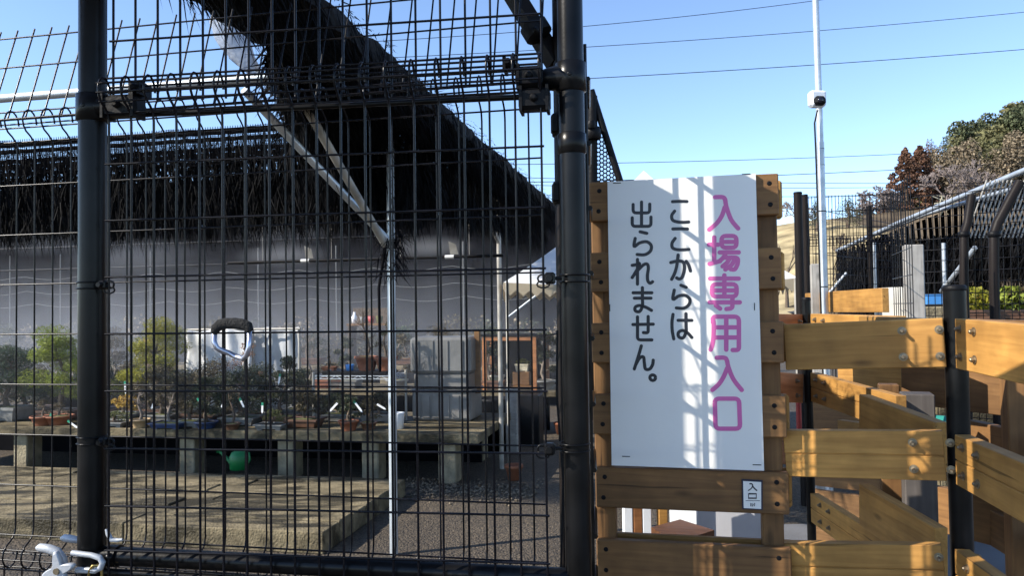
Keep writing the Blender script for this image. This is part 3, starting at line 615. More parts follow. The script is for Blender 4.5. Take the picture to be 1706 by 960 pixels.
# misting pipes with white nozzles
for px0, px1, v, py, lab, noz in ((-60, 348, 5.6, 386, 'black misting pipe with white joints under the thatch at left', (120, 268, 340)), (380, 840, 6.2, 432, 'black misting pipe with white nozzles nearest the right gate post', (510, 751)), (400, 640, 5.2, 364, 'short black misting pipe left of the tall galvanised pole', (512,))):
    z = at((px0+px1)/2, py, onv((px0+px1)/2, v, 1).y).z
    t = empty('misting_pipe', onv((px0+px1)/2, v, z), lab, 'pipe', 'misting pipes under the thatch')
    MB().tube([onv(px0, v, z), onv(px1, v, z)], .0135, 10).build('pipe', BLACKG, t)
    for px in noz:
        a = onv(px, v, z); MB().tube([a-UE*.045, a+UE*.03], .0165, 10).build('joint', PLASW, t)
        if v > 6: MB().prism([(0, .02), (-.015, .13), (.05, .10), (.07, .02)], a-VE*.006, UE, V((0, 0, 1)), VE, .004).build('vane', GREYG, t)
    if v == 5.6:
        MB().tube([onv(px0, v, z+.4), onv(px1, v, z+.4)], .004, 5).build('wire', GALVW, t)
    for k in range(4):
        b0 = onv(px0+(px1-px0)*(k+.5)/4, v, z); MB().tube([b0, V((b0.x, b0.y, ZT+.08))], .002, 4, False).build('hanger', GALVW, t)
m = MB(); pts = []
ctr = [(372, 18, 20), (378, 40, 28), (384, 60, 27), (394, 78, 25), (404, 95, 23), (414, 110, 18), (424, 122, 9)]
n = 18
for i, (px, py, wpx) in enumerate(ctr):
    c0 = at(px, py, 3.35)
    for k in range(n):
        g = 2*math.pi*k/n; r = wpx*3.35/F*(1+.14*math.sin(g*5+i*1.3)+.08*math.sin(g*9-i)); m.v.append(c0+V((math.cos(g)*r, math.sin(g)*r*.5, .01*math.sin(g*3+i))))
for i in range(len(ctr)-1):
    for k in range(n): m.f.append([i*n+k, i*n+(k+1) % n, (i+1)*n+(k+1) % n, (i+1)*n+k]); m.sm.append(True)
tag(m.build('plastic_bag', CLEAR), 'crumpled clear plastic bag tied up where the thatch meets the white cross pipe', 'plastic bag')

# ---------------------------------------------------------------- concrete display benches
def slab_box(mb, u0, u1, v0, v1, z0, z1, seed=0, cell=.22):
    rg = random.Random(seed); nu = max(2, int((u1-u0)/cell)); top = []
    def jj(): return rg.uniform(-.006, .006)
    mb.box(uv((u0+u1)/2, (v0+v1)/2, (z0+z1)/2), (u1-u0, v1-v0, z1-z0), -YAW, None, .006)
pl = empty('concrete_platform', uv(-4, 5, 0), 'low mossy concrete slab platform on the ground nearest the gate', 'platform')
ZP = .135
v = 4.38; widths = (.24, .22, .22, .24, .20, .20, .18)
PU1 = onv(536, 4.38, ZP).dot(UE)
for i, wv in enumerate(widths):
    for k, (ua, ub) in enumerate(((-7.2, -4.9), (-4.9, -3.4+.2*(i % 2)), (-3.4+.2*(i % 2), PU1))):
        m = MB(); slab_box(m, ua+.004, ub-.004, v+.004, v+wv-.004, 0, ZP+rs.uniform(-.008, .006)); m.build('slab', CONC, pl)
    v += wv
ZB = .43; BV = 6.22
def bench(u0, u1, v0, v1, z, th, label, piers, dv=.1, pw=.15):
    b = empty('display_bench', uv((u0+u1)/2, v0, 0), label, 'bench', 'rows of concrete display benches')
    m = MB(); slab_box(m, u0, u1, v0, v1, z-th, z); m.build('bench_top', CONC, b)
    for u in piers:
        for vv in (v0+dv, v1-.25):
            m = MB(); m.box(uv(u, vv+.08, (z-th)/2-.001), (pw, .19, z-th-.002), -YAW, None, .008); m.build('pier', CONCB, b)
    m = MB(); m.box(uv((u0+u1)/2-.1, v1-.32, (z-th)/2-.004), (u1-u0-.25, .02, z-th-.012), -YAW); m.build('shadow_backing', NET, b)  # black sheet added to deepen the shade under the bench
    return b
def ux(px, v, z=0): return onv(px, v, z).dot(UE)
bu1 = ux(794, BV, ZB)
nb = bench(-7.2, bu1, BV, BV+1.35, ZB, .075, 'long concrete bench crowded with potted bonsai above the low platform', [ux(p, BV+.1, .2) for p in (-180, 36, 312, 475, 615, 742)])
bench(-8.5, bu1+.35, 8.7, 9.6, .52, .06, 'concrete bench behind the white tarp carrying the wooden frame', [ux(p, 8.8, .2) for p in (60, 330, 560, 850)])
bench(-9.5, bu1+.3, 11.2, 12.1, .62, .06, 'farthest concrete bench, grey in the mist', [ux(p, 11.3, .2) for p in (30, 210, 420, 640, 800)])
# ---------------------------------------------------------------- bonsai
rb = random.Random(5)
def pot_round(c, r, h, m, par, foot=.7, lip=1.08):
    a = MB(); a.lathe(c, [(r*foot*.2, 0), (r*foot, 0), (r*foot, h*.06), (r*.97, h*.82), (r*lip, h*.83), (r*lip, h), (r*.93, h), (r*.9, h*.86)], 22); o = a.build('pot', m, par)
    s = MB(); s.lathe(c, [(r*.92, h*.86), (r*.6, h*.97), (0, h*1.02)], 16); s.build('soil', rb.choice((SOIL, MOSS, SOIL)), par); return o
def pot_rect(c, lx, ly, h, m, par):
    a = MB()
    def ringr(fx, z): return [c+UE*(sx*lx*fx/2)+VE*(sy*ly*fx/2)+V((0, 0, z)) for sx, sy in ((-1, -1), (1, -1), (1, 1), (-1, 1))]
    rr = [ringr(.84, .012), ringr(.95, h*.8), ringr(1.04, h*.8), ringr(1.04, h), ringr(.92, h), ringr(.9, h*.85)]
    vs = [q for r_ in rr for q in r_]
    a.add(vs, [(i*4+k, i*4+(k+1) % 4, i*4+4+(k+1) % 4, i*4+4+k) for i in range(5) for k in range(4)]+[(3, 2, 1, 0)])
    for sx in (-1, 1):
        for sy in (-1, 1): a.box(c+UE*sx*lx*.33+VE*sy*ly*.3+V((0, 0, .007)), (lx*.16, ly*.16, .014), -YAW)
    o = a.build('pot', m, par)
    s = MB(); s.add(rr[5]+[c+V((0, 0, h*1.03))], [(0, 1, 4), (1, 2, 4), (2, 3, 4), (3, 0, 4)], True); s.build('soil', rb.choice((SOIL, MOSS)), par); return o
def trunk_pts(c, h, lean, wig):
    P = []; x = y = 0
    for i in range(7):
        t = i/6; P.append(c+V((lean*t*h+math.sin(t*5+wig)*h*.07*(t > 0), math.cos(t*4+wig)*h*.05*(t > 0)-h*.05*math.cos(wig)*(t > 0), h*t)))
    return P
GRP = 'potted bonsai on the display benches'
def bonsai(px, v, z, label, pot, pm, h, wd, leafm, pads=5, leaf=.012, n=900, lean=0, tm=None, name='bonsai', cat='bonsai', flat=.55, dens=1, fol='foliage', twigs=False, up=.5, grp=GRP, asp=.45):
    c = onv(px, v, z); t = empty(name, c, label, cat, grp)
    kind, a, b = pot
    if kind == 'r': pot_round(c, a, b, pm, t)
    elif kind == 'q': pot_rect(c, a, a*.68, b, pm, t)
    hp = b; P = trunk_pts(c+V((0, 0, hp*.95)), h, lean, rb.uniform(0, 6))
    tk = MB(); r0 = max(.006, wd*.035+.004); tk.tube(P, [r0*(1-.8*i/6)+.002 for i in range(7)], 7)
    tips = []
    for i in range(pads):
        f = .18+.8*(i+.5)/pads; k = min(6, int(f*6)); q = P[k]
        ang = i*2.4+rb.uniform(-.4, .4); L = wd*.5*(1.05-f*.55)*rb.uniform(.55, 1)
        e = q+V((math.cos(ang)*L, math.sin(ang)*L*.8, L*.12+h*.04)); tk.tube([q, q.lerp(e, .5)+V((0, 0, L*.12)), e], [r0*.45, r0*.32, r0*.15], 5); tips.append(e)
        if twigs:
            for _ in range(9):
                d = V((rb.gauss(0, 1), rb.gauss(0, 1), rb.uniform(.2, 1.6))).normalized()*h*rb.uniform(.12, .4); s0_ = q.lerp(e, rb.random()); tk.tube([s0_, s0_+d*.5+V((rb.gauss(0, .01), 0, 0)), s0_+d], [.0022, .0016, .001], 4, False)
    tk.build('trunk', tm or BARK, t)
    if leafm is None: return t
    fo = MB(); tips.append(P[6])
    for e in tips:
        pr = wd*rb.uniform(.17, .30)
        for _ in range(int(n*1.7*dens/len(tips))):
            d = V((rb.gauss(0, 1), rb.gauss(0, 1), rb.gauss(0, 1))).normalized(); k = rb.random()**.4
            fo.leaf(e+V((d.x*pr*k, d.y*pr*k, d.z*pr*flat*k+pr*.12)), leaf*rb.uniform(.6, 1.3), rb, asp, up)
    fo.build(fol, leafm, t); return t
f0 = BV
bonsai(12, f0+.35, ZB, 'large dark green pine in a grey box at the left picture edge', ('q', .40, .14), GREYG, .52, .62, NEEDD, 10, .021, 5200, asp=.16)
bonsai(100, f0+.45, ZB, 'large bright green pine beside the left gate post in a flat brown pot', ('q', .36, .10), BROWNG, .72, .66, NEEDG, 12, .021, 6500, asp=.16)
bonsai(250, f0+.62, ZB, 'large yellow green pine with rounded crown in front of the white tarp', ('q', .34, .10), BROWNG, .80, .66, NEEDY, 12, .021, 6500, asp=.16)
bonsai(268, f0+.40, ZB, 'brown leaved azalea bush under the yellow green pine', ('q', .30, .08), GREYG, .40, .60, LEAFB, 8, .011, 3200, name='azalea')
bonsai(72, f0+.10, ZB, 'small stubby tree in a round terracotta bowl left of the tagged pot', ('r', .105, .085), TERRA, .14, .16, LEAFB, 3, .008, 160, twigs=True)
bonsai(99, f0+.16, ZB, 'low twiggy seedling in a wide terracotta bowl near the left gate post', ('r', .125, .085), TERRA, .10, .22, LEAFB, 3, .008, 140, twigs=True)
bonsai(206, f0+.30, ZB, 'low shrub of yellow leaves in a blue grey box pot', ('q', .34, .10), GREYG, .13, .30, LEAFY, 6, .012, 520, fol='foliage')
bonsai(234, f0+.07, ZB, 'bare twiggy plant in a round tan jug pot', ('r', .085, .075), mat('tan_stoneware', (.36, .25, .13), .6, 0, .3, 20), .25, .28, None, 6, twigs=True, tm=BARKG)
bonsai(283, f0+.06, ZB, 'grey twigs growing in a wide blue glazed dish', ('q', .30, .055), BLUEG, .30, .34, LEAFB, 6, .007, 300, twigs=True, tm=BARKG)
bonsai(343, f0+.10, ZB, 'dark azalea bonsai in a round blue glazed bowl', ('r', .10, .06), BLUEG, .36, .34, LEAFD, 7, .011, 2200)
bonsai(386, f0+.05, ZB, 'thin sapling with pale tags in a small dark maroon pot', ('r', .07, .055), BROWNG, .30, .22, LEAFB, 4, .009, 260, twigs=True)
bonsai(402, f0+.32, ZB, 'broad dark azalea bonsai under the carabiner hook', ('q', .34, .08), GREYG, .38, .56, LEAFD, 9, .011, 3800)
bonsai(415, f0+.60, ZB, 'pale trunked little tree with pinkish crown before the white tarp', ('r', .12, .08), BROWNG, .62, .34, LEAFP, 6, .010, 700, tm=BARKG, flat=.5)
bonsai(468, f0+.42, ZB, 'dark green bonsai with bent trunk at the right end of the white tarp', ('q', .30, .08), BROWNG, .50, .38, LEAFD, 7, .011, 2600, lean=.08)
bonsai(452, f0+.10, ZB, 'mossy stone planting with tiny shrub beside the bent trunk bonsai', ('q', .26, .05), GREYG, .10, .22, MOSS, 4, .008, 420)
bonsai(316, f0+.16, ZB, 'low brown shrub in a long grey tray between two blue pots', ('q', .28, .06), GREYG, .22, .30, LEAFB, 6, .009, 900, twigs=True)
bonsai(190, f0+.10, ZB, 'low mossy slab planting right of the left gate post', ('q', .30, .05), GREYG, .06, .26, MOSS, 4, .008, 500)
bonsai(579, f0+.11, ZB, 'leafy seedling with long plant labels in a small terracotta pot by the wire rack', ('r', .085, .085), TERRA, .20, .22, LEAFD, 6, .012, 420)
bonsai(612, f0+.16, ZB, 'reddish seedling in a small brown pot right of the tagged terracotta pot', ('r', .07, .07), BROWNG, .16, .2, LEAFB, 5, .010, 260, twigs=True)
bonsai(358, f0+.75, ZB, 'brown azalea in a tray close against the white tarp', ('q', .34, .08), GREYG, .42, .5, LEAFB, 7, .011, 2000, name='azalea')
bonsai(-40, f0+.2, ZB, 'dark clipped shrub cut by the left picture edge', ('q', .34, .1), GREYG, .34, .5, LEAFD, 7, .012, 1600)
for lab, px, dv, h, wd, lm in (('dark shrub between the gate post and the yellow leaved shrub', 178, .75, .42, .5, LEAFD), ('olive shrub behind the yellow leaved shrub', 215, .95, .40, .5, LEAFB), ('dark azalea left of the blue bowls, second row', 300, .55, .34, .46, LEAFD), ('olive azalea behind the round blue bowl', 338, .45, .36, .5, LEAFB), ('dark azalea right of the carabiner hook, second row', 436, .72, .38, .46, LEAFD),
        ('low dark shrub left of the terracotta bowls', 40, .6, .30, .5, LEAFD), ('low olive shrub behind the terracotta bowls', 70, .85, .34, .5, LEAFB), ('dark shrub filling the gap before the wire rack', 500, .9, .34, .42, LEAFD), ('brown shrub beside the left foot of the wire rack', 505, .25, .22, .36, LEAFB), ('dark seedling under the wire rack', 560, .62, .16, .3, LEAFD), ('brown seedling under the right end of the wire rack', 630, .66, .15, .28, LEAFB)):
    bonsai(px, f0+dv, ZB, lab, ('q', .32, .08), (GREYG, BROWNG)[int(dv*100) % 2], h, wd, lm, 7, .012, 1500, twigs=True)
# bench behind: smaller, paler through the mist
bg2 = (('long brown planter with dark shrubs at the far left', 45, 'q', BROWNG, .30, .55, LEAFB), ('round olive bonsai behind the bright green pine', 95, 'q', GREYG, .45, .5, LEAFB), ('loose olive bonsai right of the left gate post', 190, 'q', BROWNG, .5, .5, LEAFB), ('flat crowned bonsai behind the yellow green pine', 262, 'r', GREYG, .62, .4, LEAFY),
       ('thin pale tree standing right of the white tarp', 515, 'r', BROWNG, .55, .3, None), ('squat shrub in a red brown box between tarp and rack', 550, 'q', TERRA, .16, .3, LEAFB), ('small tree behind the wire rack', 575, 'q', GREYG, .46, .32, LEAFD), ('olive bush left of the grey storage box', 660, 'r', GREYG, .5, .42, LEAFB),
       ('olive bush behind the grey storage box', 735, 'q', GREYG, .55, .45, LEAFB), ('dark shrub seen above the wooden frame', 815, 'q', BROWNG, .55, .4, LEAFD), ('leafy shrub left of the right gate pipe', 905, 'r', GREYG, .5, .4, LEAFD))
for lab, px, k, pm, h, wd, lm in bg2: bonsai(px, 8.95, .52, lab, (k, .13 if k == 'r' else .36, .11), pm, h, wd, lm, 6, .016, 1000, twigs=(lm is None), tm=BARKG)
for i, px in enumerate(range(-60, 930, 66)):
    lm = (LEAFB, LEAFD, LEAFB, NEEDD)[i % 4]
    bonsai(px+rb.uniform(-14, 14), 11.5, .62, 'small bonsai in a row on the farthest bench, blurred by mist', ('q', .34, .11), (GREYG, BROWNG)[i % 2], rb.uniform(.3, .5), .5, lm, 5, .022, 420, grp='bonsai on the farthest bench')
# ---------------------------------------------------------------- plant tags
def plant_tag(px, py, v, label, ang, tip=True, L=.09):
    Y = onv(px, v, 1).y; p = at(px, py, Y); d = (UE*math.cos(ang)+V((0, 0, math.sin(ang)))); s = d.cross(VE)
    t = empty('plant_tag', p, label, 'plant tag', 'white tags on the plants')
    L = L*.8; MB().prism([(0, -.009), (L*.8, -.009), (L, 0), (L*.8, .009), (0, .009)], p, d, s, VE, .002).build('tag_strip', PLASW, t)
    if tip: MB().prism([(-.026, -.010), (0, -.010), (0, .010), (-.026, .010)], p-VE*.001, d, s, VE, .004).build('tag_tip', mat('tag_green', (.01, .22, .12), .5) if 'tag_green' not in bpy.data.materials else bpy.data.materials['tag_green'], t)
for a in ((84, 694, f0+.08, 'upright white plant tag with green tip in the terracotta bowl', -1.75), (116, 704, f0+.0, 'white plant tag lying slanted against the left gate post', -.55, True, .14), (208, 640, f0+.3, 'tall white plant tag standing left of the yellow green pine', -1.5, True, .12), (331, 668, f0+.08, 'white plant tag with green tip hanging in the dark azalea', -1.0),
          (372, 673, f0+.03, 'plain white plant tag tied to the thin sapling', -2.1, False, .05), (401, 668, f0+.04, 'white plant tag with green tip right of the thin sapling', -1.1), (437, 676, f0+.1, 'white plant tag low beside the bent trunk bonsai', -1.6), (466, 628, f0+.3, 'white plant tag in the crown of the bent trunk bonsai', -1.75),
          (562, 672, f0+.1, 'long white plant label leaning left of the small terracotta pot', -2.35, False, .14), (592, 672, f0+.08, 'long white plant label with green head leaning right over the small terracotta pot', -.9, True, .13), (255, 674, f0+.1, 'white plant tag hanging in the bare twigs', -2.0, False, .06), (628, 674, f0+.3, 'pale plant label leaning behind the reddish seedling', -.5, False, .12)):
    plant_tag(*a)
# ---------------------------------------------------------------- tarp, rack, box, frame and small gear
def panelmesh(p00, p10, p01, p11, nu, nv, amp, seed, th=.012):
    rg = random.Random(seed); m = MB(); no = (p10-p00).cross(p01-p00).normalized()
    ph = [rg.uniform(0, 6) for _ in range(6)]
    for s in (0, 1):
        for j in range(nv+1):
            for i in range(nu+1):
                a, b = i/nu, j/nv; q = p00.lerp(p10, a).lerp(p01.lerp(p11, a), b)
                w_ = amp*(math.sin(a*17+ph[0]+math.sin(b*3+ph[1])*2)+.6*math.sin(a*31+b*9+ph[2])+.7*math.sin(b*13+a*6+ph[3]))*.5
                q = q+no*(w_+s*th)+(p01-p00).normalized()*(.02*math.sin(a*9+ph[4])*(b > .99))
                m.v.append(q)
    W = nu+1; T = W*(nv+1)
    for j in range(nv):
        for i in range(nu):
            k = j*W+i; m.f.append([k, k+1, k+W+1, k+W]); m.f.append([T+k+W, T+k+W+1, T+k+1, T+k]); m.sm += [True, True]
    for i in range(nu):
        m.f.append([T+i, T+i+1, i+1, i]); k = nv*W+i; m.f.append([k, k+1, T+k+1, T+k]); m.sm += [False, False]
    for j in range(nv):
        k = j*W; m.f.append([k, k+W, T+k+W, T+k]); k = j*W+nu; m.f.append([T+k, T+k+W, k+W, k]); m.sm += [False, False]
    return m
tv = f0+1.05; za = .45; zt = at(400, 549, onv(400, tv, 1).y).z
tp = empty('tarp_screen', onv(405, tv, za), 'white wrinkled tarp screen hung behind the potted azaleas', 'tarp')
panelmesh(onv(312, tv, za), onv(418, tv, za), onv(312, tv, zt), onv(418, tv, zt), 26, 14, .035, 1).build('tarp_sheet', TARP, tp)
TARPG = mat('translucent_tarp', (.46, .48, .50), .5, 0, .15, 4, .25, 18, trans=.2)
panelmesh(onv(424, tv+.12, za), onv(499, tv+.12, za), onv(424, tv+.12, zt), onv(499, tv+.12, zt), 20, 14, .03, 2).build('tarp_sheet', TARPG, tp)
m = MB(); m.tube([onv(312, tv+.03, zt), onv(500, tv+.03, zt)], .012, 8)
for px in (316, 421, 498): m.tube([onv(px, tv+.05, za-.02), onv(px, tv+.05, zt)], .014, 8)
m.build('support_frame', GALVW, tp)
# chrome wire rack
rk = empty('wire_rack', onv(590, f0+.5, ZB), 'low chrome wire rack standing on the bench with pots on it', 'rack')
RKZ = at(590, 626, onv(590, f0+.45, 1).y).z
cr = [onv(521, f0+.40, 0), onv(653, f0+.40, 0)]; cr += [cr[1]+VE*.35, cr[0]+VE*.35]
for c_ in cr: MB().tube([V((c_.x, c_.y, ZB)), V((c_.x, c_.y, RKZ+.03))], .012, 10).build('upright', GALVW, rk)
m = MB()
for zz in (RKZ, RKZ-.028):
    for i in range(4): a, b = cr[i], cr[(i+1) % 4]; m.tube([V((a.x, a.y, zz)), V((b.x, b.y, zz))], .0035, 6)
for i in range(4):
    a, b = cr[i], cr[(i+1) % 4]; P = [a.lerp(b, k/14)+V((0, 0, RKZ-(.028 if k % 2 else 0))) for k in range(15)]; m.tube(P, .003, 5)
for k in range(1, 12): a = cr[0].lerp(cr[1], k/12); b = cr[3].lerp(cr[2], k/12); m.tube([V((a.x, a.y, RKZ)), V((b.x, b.y, RKZ))], .0025, 5)
m.build('wire_shelf', GALV, rk)
cc = (cr[0]+cr[2])/2; m = MB(); m.box(V((cc.x, cc.y, RKZ+.022)), (.62, .30, .035), -YAW, None, .006); tag(m.build('seed_tray', BLACKG), 'flat black seed tray lying on the chrome wire rack', 'tray')
zr2 = RKZ+.041
bonsai(610, f0+.52, zr2, 'bunch of bare stems in a large terracotta pot on the wire rack', ('r', .105, .13), TERRA, .42, .18, None, 6, twigs=True)
bonsai(642, f0+.50, zr2, 'leafy stem in a terracotta pot half hidden by the tall galvanised pole', ('r', .10, .125), TERRA, .3, .2, LEAFD, 4, .012, 160, twigs=True)
bonsai(548, f0+.50, zr2, 'tiny shoot in a shallow terracotta dish on the rack', ('q', .13, .035), TERRA, .09, .07, LEAFB, 3, .008, 90)
m = MB(); c_ = onv(582, f0+.5, zr2); m.lathe(c_, [(0, 0), (.035, 0), (.04, .055), (.036, .055), (.03, .01), (0, .01)], 16); tag(m.build('blue_cup', BLUEP), 'small blue plastic cup on the rack beside the bare stems', 'cup')
# grey translucent storage box on a ribbed crate
GBOX = mat('grey_plastic_box', (.15, .145, .135), .4, 0, .25, 6, .1, 30)
GBOXC = mat('clear_grey_cover', (.20, .198, .19), .35, 0, .25, 5, .3, 12, trans=.2)
def on_grid(px0, px1, v0, depth, z0, z1): return onv(px0, v0, z0).dot(UE), onv(px1, v0, z0).dot(UE)
bv = f0+.72
sb = empty('storage_box', onv(735, bv, ZB), 'large grey plastic box with clear cover standing on the bench end', 'storage box')
ua, ub = ux(684, bv, ZB), ux(782, bv, ZB); Yb = onv(735, bv, 1).y
z1, z2, z3 = at(735, 650, Yb).z, at(735, 623, Yb).z, at(735, 562, Yb).z
m = MB(); m.box(uv((ua+ub)/2, bv+.22, (ZB+z1)/2), (ub-ua, .44, z1-ZB-.002), -YAW, None, .02)
for k in range(6): m.box(uv(ua+(ub-ua)*(k+.5)/6, bv-.004, (ZB+z1)/2-.01), ((ub-ua)/8, .012, (z1-ZB)*.72), -YAW, None, .004)
m.box(uv((ua+ub)/2, bv+.22, z1-.012), (ub-ua+.03, .47, .022), -YAW, None, .006); m.build('ribbed_crate', GBOX, sb)
m = MB(); m.box(uv((ua+ub)/2-.01, bv+.22, (z1+z2)/2), (ub-ua-.05, .40, z2-z1), -YAW, None, .015); m.build('inner_tray', GBOX, sb)
m = MB(); m.box(uv((ua+ub)/2-.005, bv+.22, (z2+z3)/2), (ub-ua+.02, .45, z3-z2-.004), -YAW, None, .025)
for k in range(4): m.box(uv(ua+(ub-ua)*(k+.5)/4, bv-.008, (z2+z3)/2), (.012, .014, (z3-z2)*.8), -YAW, None, .003)
m.build('clear_cover', GBOXC, sb)
m = MB(); m.box(uv(ub+.02, bv+.2, (z1+z3)/2), (.05, .05, z3-z1+.1), -YAW, None, .004); tag(m.build('timber_post', WOODG), 'short timber post against the right side of the storage box', 'post')
m = MB(); c_ = onv(662, f0+.25, ZB); m.lathe(c_, [(0, 0), (.04, 0), (.05, .13), (.054, .14), (.046, .14), (.04, .02), (0, .02)], 18); tag(m.build('plastic_cup', PLASW), 'white plastic cup just right of the tall galvanised pole', 'cup')
# wooden frame with little shelf inside, on the bench behind
wf = empty('timber_stand', onv(860, 8.9, .52), 'open orange timber frame box with small shelf beside the right gate post', 'frame')
wv = 8.85; Yw = onv(850, wv, 1).y; wa, wb = ux(806, wv, .5), ux(889, wv, .5); zt_ = at(850, 568, Yw).z; z0_ = .52
for (u, w0, z, lx, ly, lz) in ((wa, wv, (z0_+zt_)/2, .05, .05, zt_-z0_), (wb, wv, (z0_+zt_)/2, .05, .05, zt_-z0_), (wa, wv+.4, (z0_+zt_)/2, .05, .05, zt_-z0_), (wb+.08, wv+.4, (z0_+zt_)/2, .05, .05, zt_-z0_)):
    m = MB(); m.box(uv(u, w0, z), (lx, ly, lz), -YAW, None, .003); m.build('upright', WOODO, wf)
for w0 in (wv, wv+.4):
    m = MB(); m.box(uv((wa+wb)/2, w0, zt_+.025), (wb-wa+.05, .05, .05), -YAW, None, .003); m.build('top_rail', WOODO, wf)
m = MB(); m.box(uv((wa+wb)/2, wv+.2, z0_+.03), (wb-wa-.06, .36, .02), -YAW); m.build('shelf', WOODG, wf)
m = MB(); m.box(uv((wa+wb)/2, wv+.46, (z0_+zt_)/2), (wb-wa, .012, zt_-z0_), -YAW); m.build('back_net', NET, wf)
m = MB(); m.box(uv((wa+wb)/2+.05, wv+.24, zt_+.06), (wb-wa+.3, .55, .016), -YAW); m.build('roof_net', NET, wf)
bonsai(826, wv+.15, z0_+.041, 'cream stone with shrub standing left inside the timber frame', ('r', .09, .12), mat('cream_stone', (.5, .46, .36), .8, 0, .3, 20), .10, .14, LEAFP, 3, .01, 160)
bonsai(868, wv+.2, z0_+.20, 'yellow green moss ball on a pale block right inside the timber frame', ('q', .16, .09), mat('pale_block', (.5, .46, .34), .8, 0, .3, 20), .04, .16, NEEDY, 4, .012, 300)
m = MB(); c_ = onv(868, wv+.2, z0_+.041); m.box(c_+V((0, 0, .08)), (.20, .16, .157), -YAW, None, .006); tag(m.build('wooden_block', WOODG), 'wooden block carrying the moss ball inside the timber frame', 'block')
# dark bin, timber stump, crates beyond the bench end
m = MB(); c_ = onv(822, 7.9, 0); m.lathe(c_, [(0, 0), (.13, 0), (.17, .50), (.185, .51), (.185, .54), (.165, .54), (.15, .03), (0, .03)], 22); tag(m.build('planter_tub', BLACKG), 'black plastic tub standing beyond the end of the bench', 'tub')
m = MB(); c_ = onv(851, 7.75, 0); m.box(c_+V((0, 0, .33)), (.12, .12, .66), -YAW, None, .01); tag(m.build('timber_stump', GREYW), 'weathered square timber stump standing beyond the bench end', 'post')
m = MB(); c_ = onv(882, 8.3, 0); m.box(c_+V((0, 0, .27)), (.22, .3, .54), -YAW, None, .01); tag(m.build('dark_crate', BLACKG), 'dark upright crate under the timber frame', 'crate')
m = MB(); c_ = onv(931, 9.0, 0); m.lathe(c_, [(0, 0), (.05, 0), (.075, .11), (.085, .115), (.085, .14), (.07, .14), (.06, .03), (0, .03)], 18); tag(m.build('clay_pot', TERRA), 'empty terracotta pot on the gravel by the right gate post', 'pot')
m = MB(); c_ = onv(852, 6.55, 0); m.lathe(c_, [(0, 0), (.05, 0), (.07, .10), (.08, .105), (.08, .13), (.066, .13), (.055, .03), (0, .03)], 18); tag(m.build('red_pot', TERRA), 'dull red clay pot in the shade beyond the bench corner', 'pot')
# far plant shelf with bottles
fs = empty('plant_shelf', onv(612, 10.2, 0), 'brown wooden plant shelf with small pots far behind the wire rack', 'shelf')
Yf = onv(612, 10.2, 1).y; zs_ = at(612, 541, Yf).z; fa, fb = ux(578, 10.2, 1), ux(650, 10.2, 1)
m = MB(); m.box(uv((fa+fb)/2, 10.3, zs_), (fb-fa, .25, .03), -YAW); m.build('shelf_board', WOODG, fs)
for u in (fa+.03, fb-.03):
    m = MB(); m.box(uv(u, 10.3, zs_/2), (.05, .2, zs_-.03), -YAW); m.build('side_board', BARK, fs)
m = MB(); m.box(uv((fa+fb)/2, 10.42, zs_+.12), (fb-fa, .02, .22), -YAW); m.build('back_board', BARK, fs)
for px, mm_, lab in ((590, PLASW, 'white bottle on the far brown shelf'), (604, GREYG, 'grey pot on the far brown shelf'), (618, REDP, 'red pot on the far brown shelf'), (632, MOSS, 'green plant pot on the far brown shelf')):
    c_ = onv(px, 10.3, zs_+.016); m = MB(); m.lathe(c_, [(0, 0), (.035, 0), (.042, .09), (.02, .12), (.016, .16), (0, .16)] if mm_ is PLASW else [(0, 0), (.035, 0), (.05, .10), (.045, .10), (.0, .08)], 14); tag(m.build('bottle' if mm_ is PLASW else 'small_pot', mm_), lab, 'bottle' if mm_ is PLASW else 'pot')
# green watering can on the platform under the bench
wc = empty('watering_can', onv(396, 6.0, ZP), 'green plastic watering can in the shade under the bench', 'watering can')
Yc = onv(396, 6.02, 1).y; c_ = onv(397, 6.02, ZP+.004); r = 15*Yc/F; hh = 30*Yc/F
m = MB(); m.lathe(c_, [(0, 0), (r, 0), (r*1.02, hh*.7), (r*.8, hh*.93), (r*.45, hh), (r*.42, hh*1.02), (0, hh*.98)], 20); m.build('body', GREENP, wc)
m = MB(); m.tube([c_+UE*(-r*.8)+V((0, 0, hh*.25)), c_+UE*(-r*1.5)+V((0, 0, hh*.6)), c_+UE*(-r*2.35)+V((0, 0, hh*.92))], [.02, .014, .011], 10); m.tube([c_+UE*(-r*2.3)+V((0, 0, hh*.9)), c_+UE*(-r*2.5)+V((0, 0, hh*.99))], [.012, .026], 12); m.build('spout', GREENP, wc)
m = MB(); m.tube([c_+UE*(r*.5)+V((0, 0, hh*.95)), c_+UE*(r*1.2)+V((0, 0, hh*.9)), c_+UE*(r*1.3)+V((0, 0, hh*.5)), c_+UE*(r*.95)+V((0, 0, hh*.25))], .009, 8); m.build('handle', GREENP, wc)
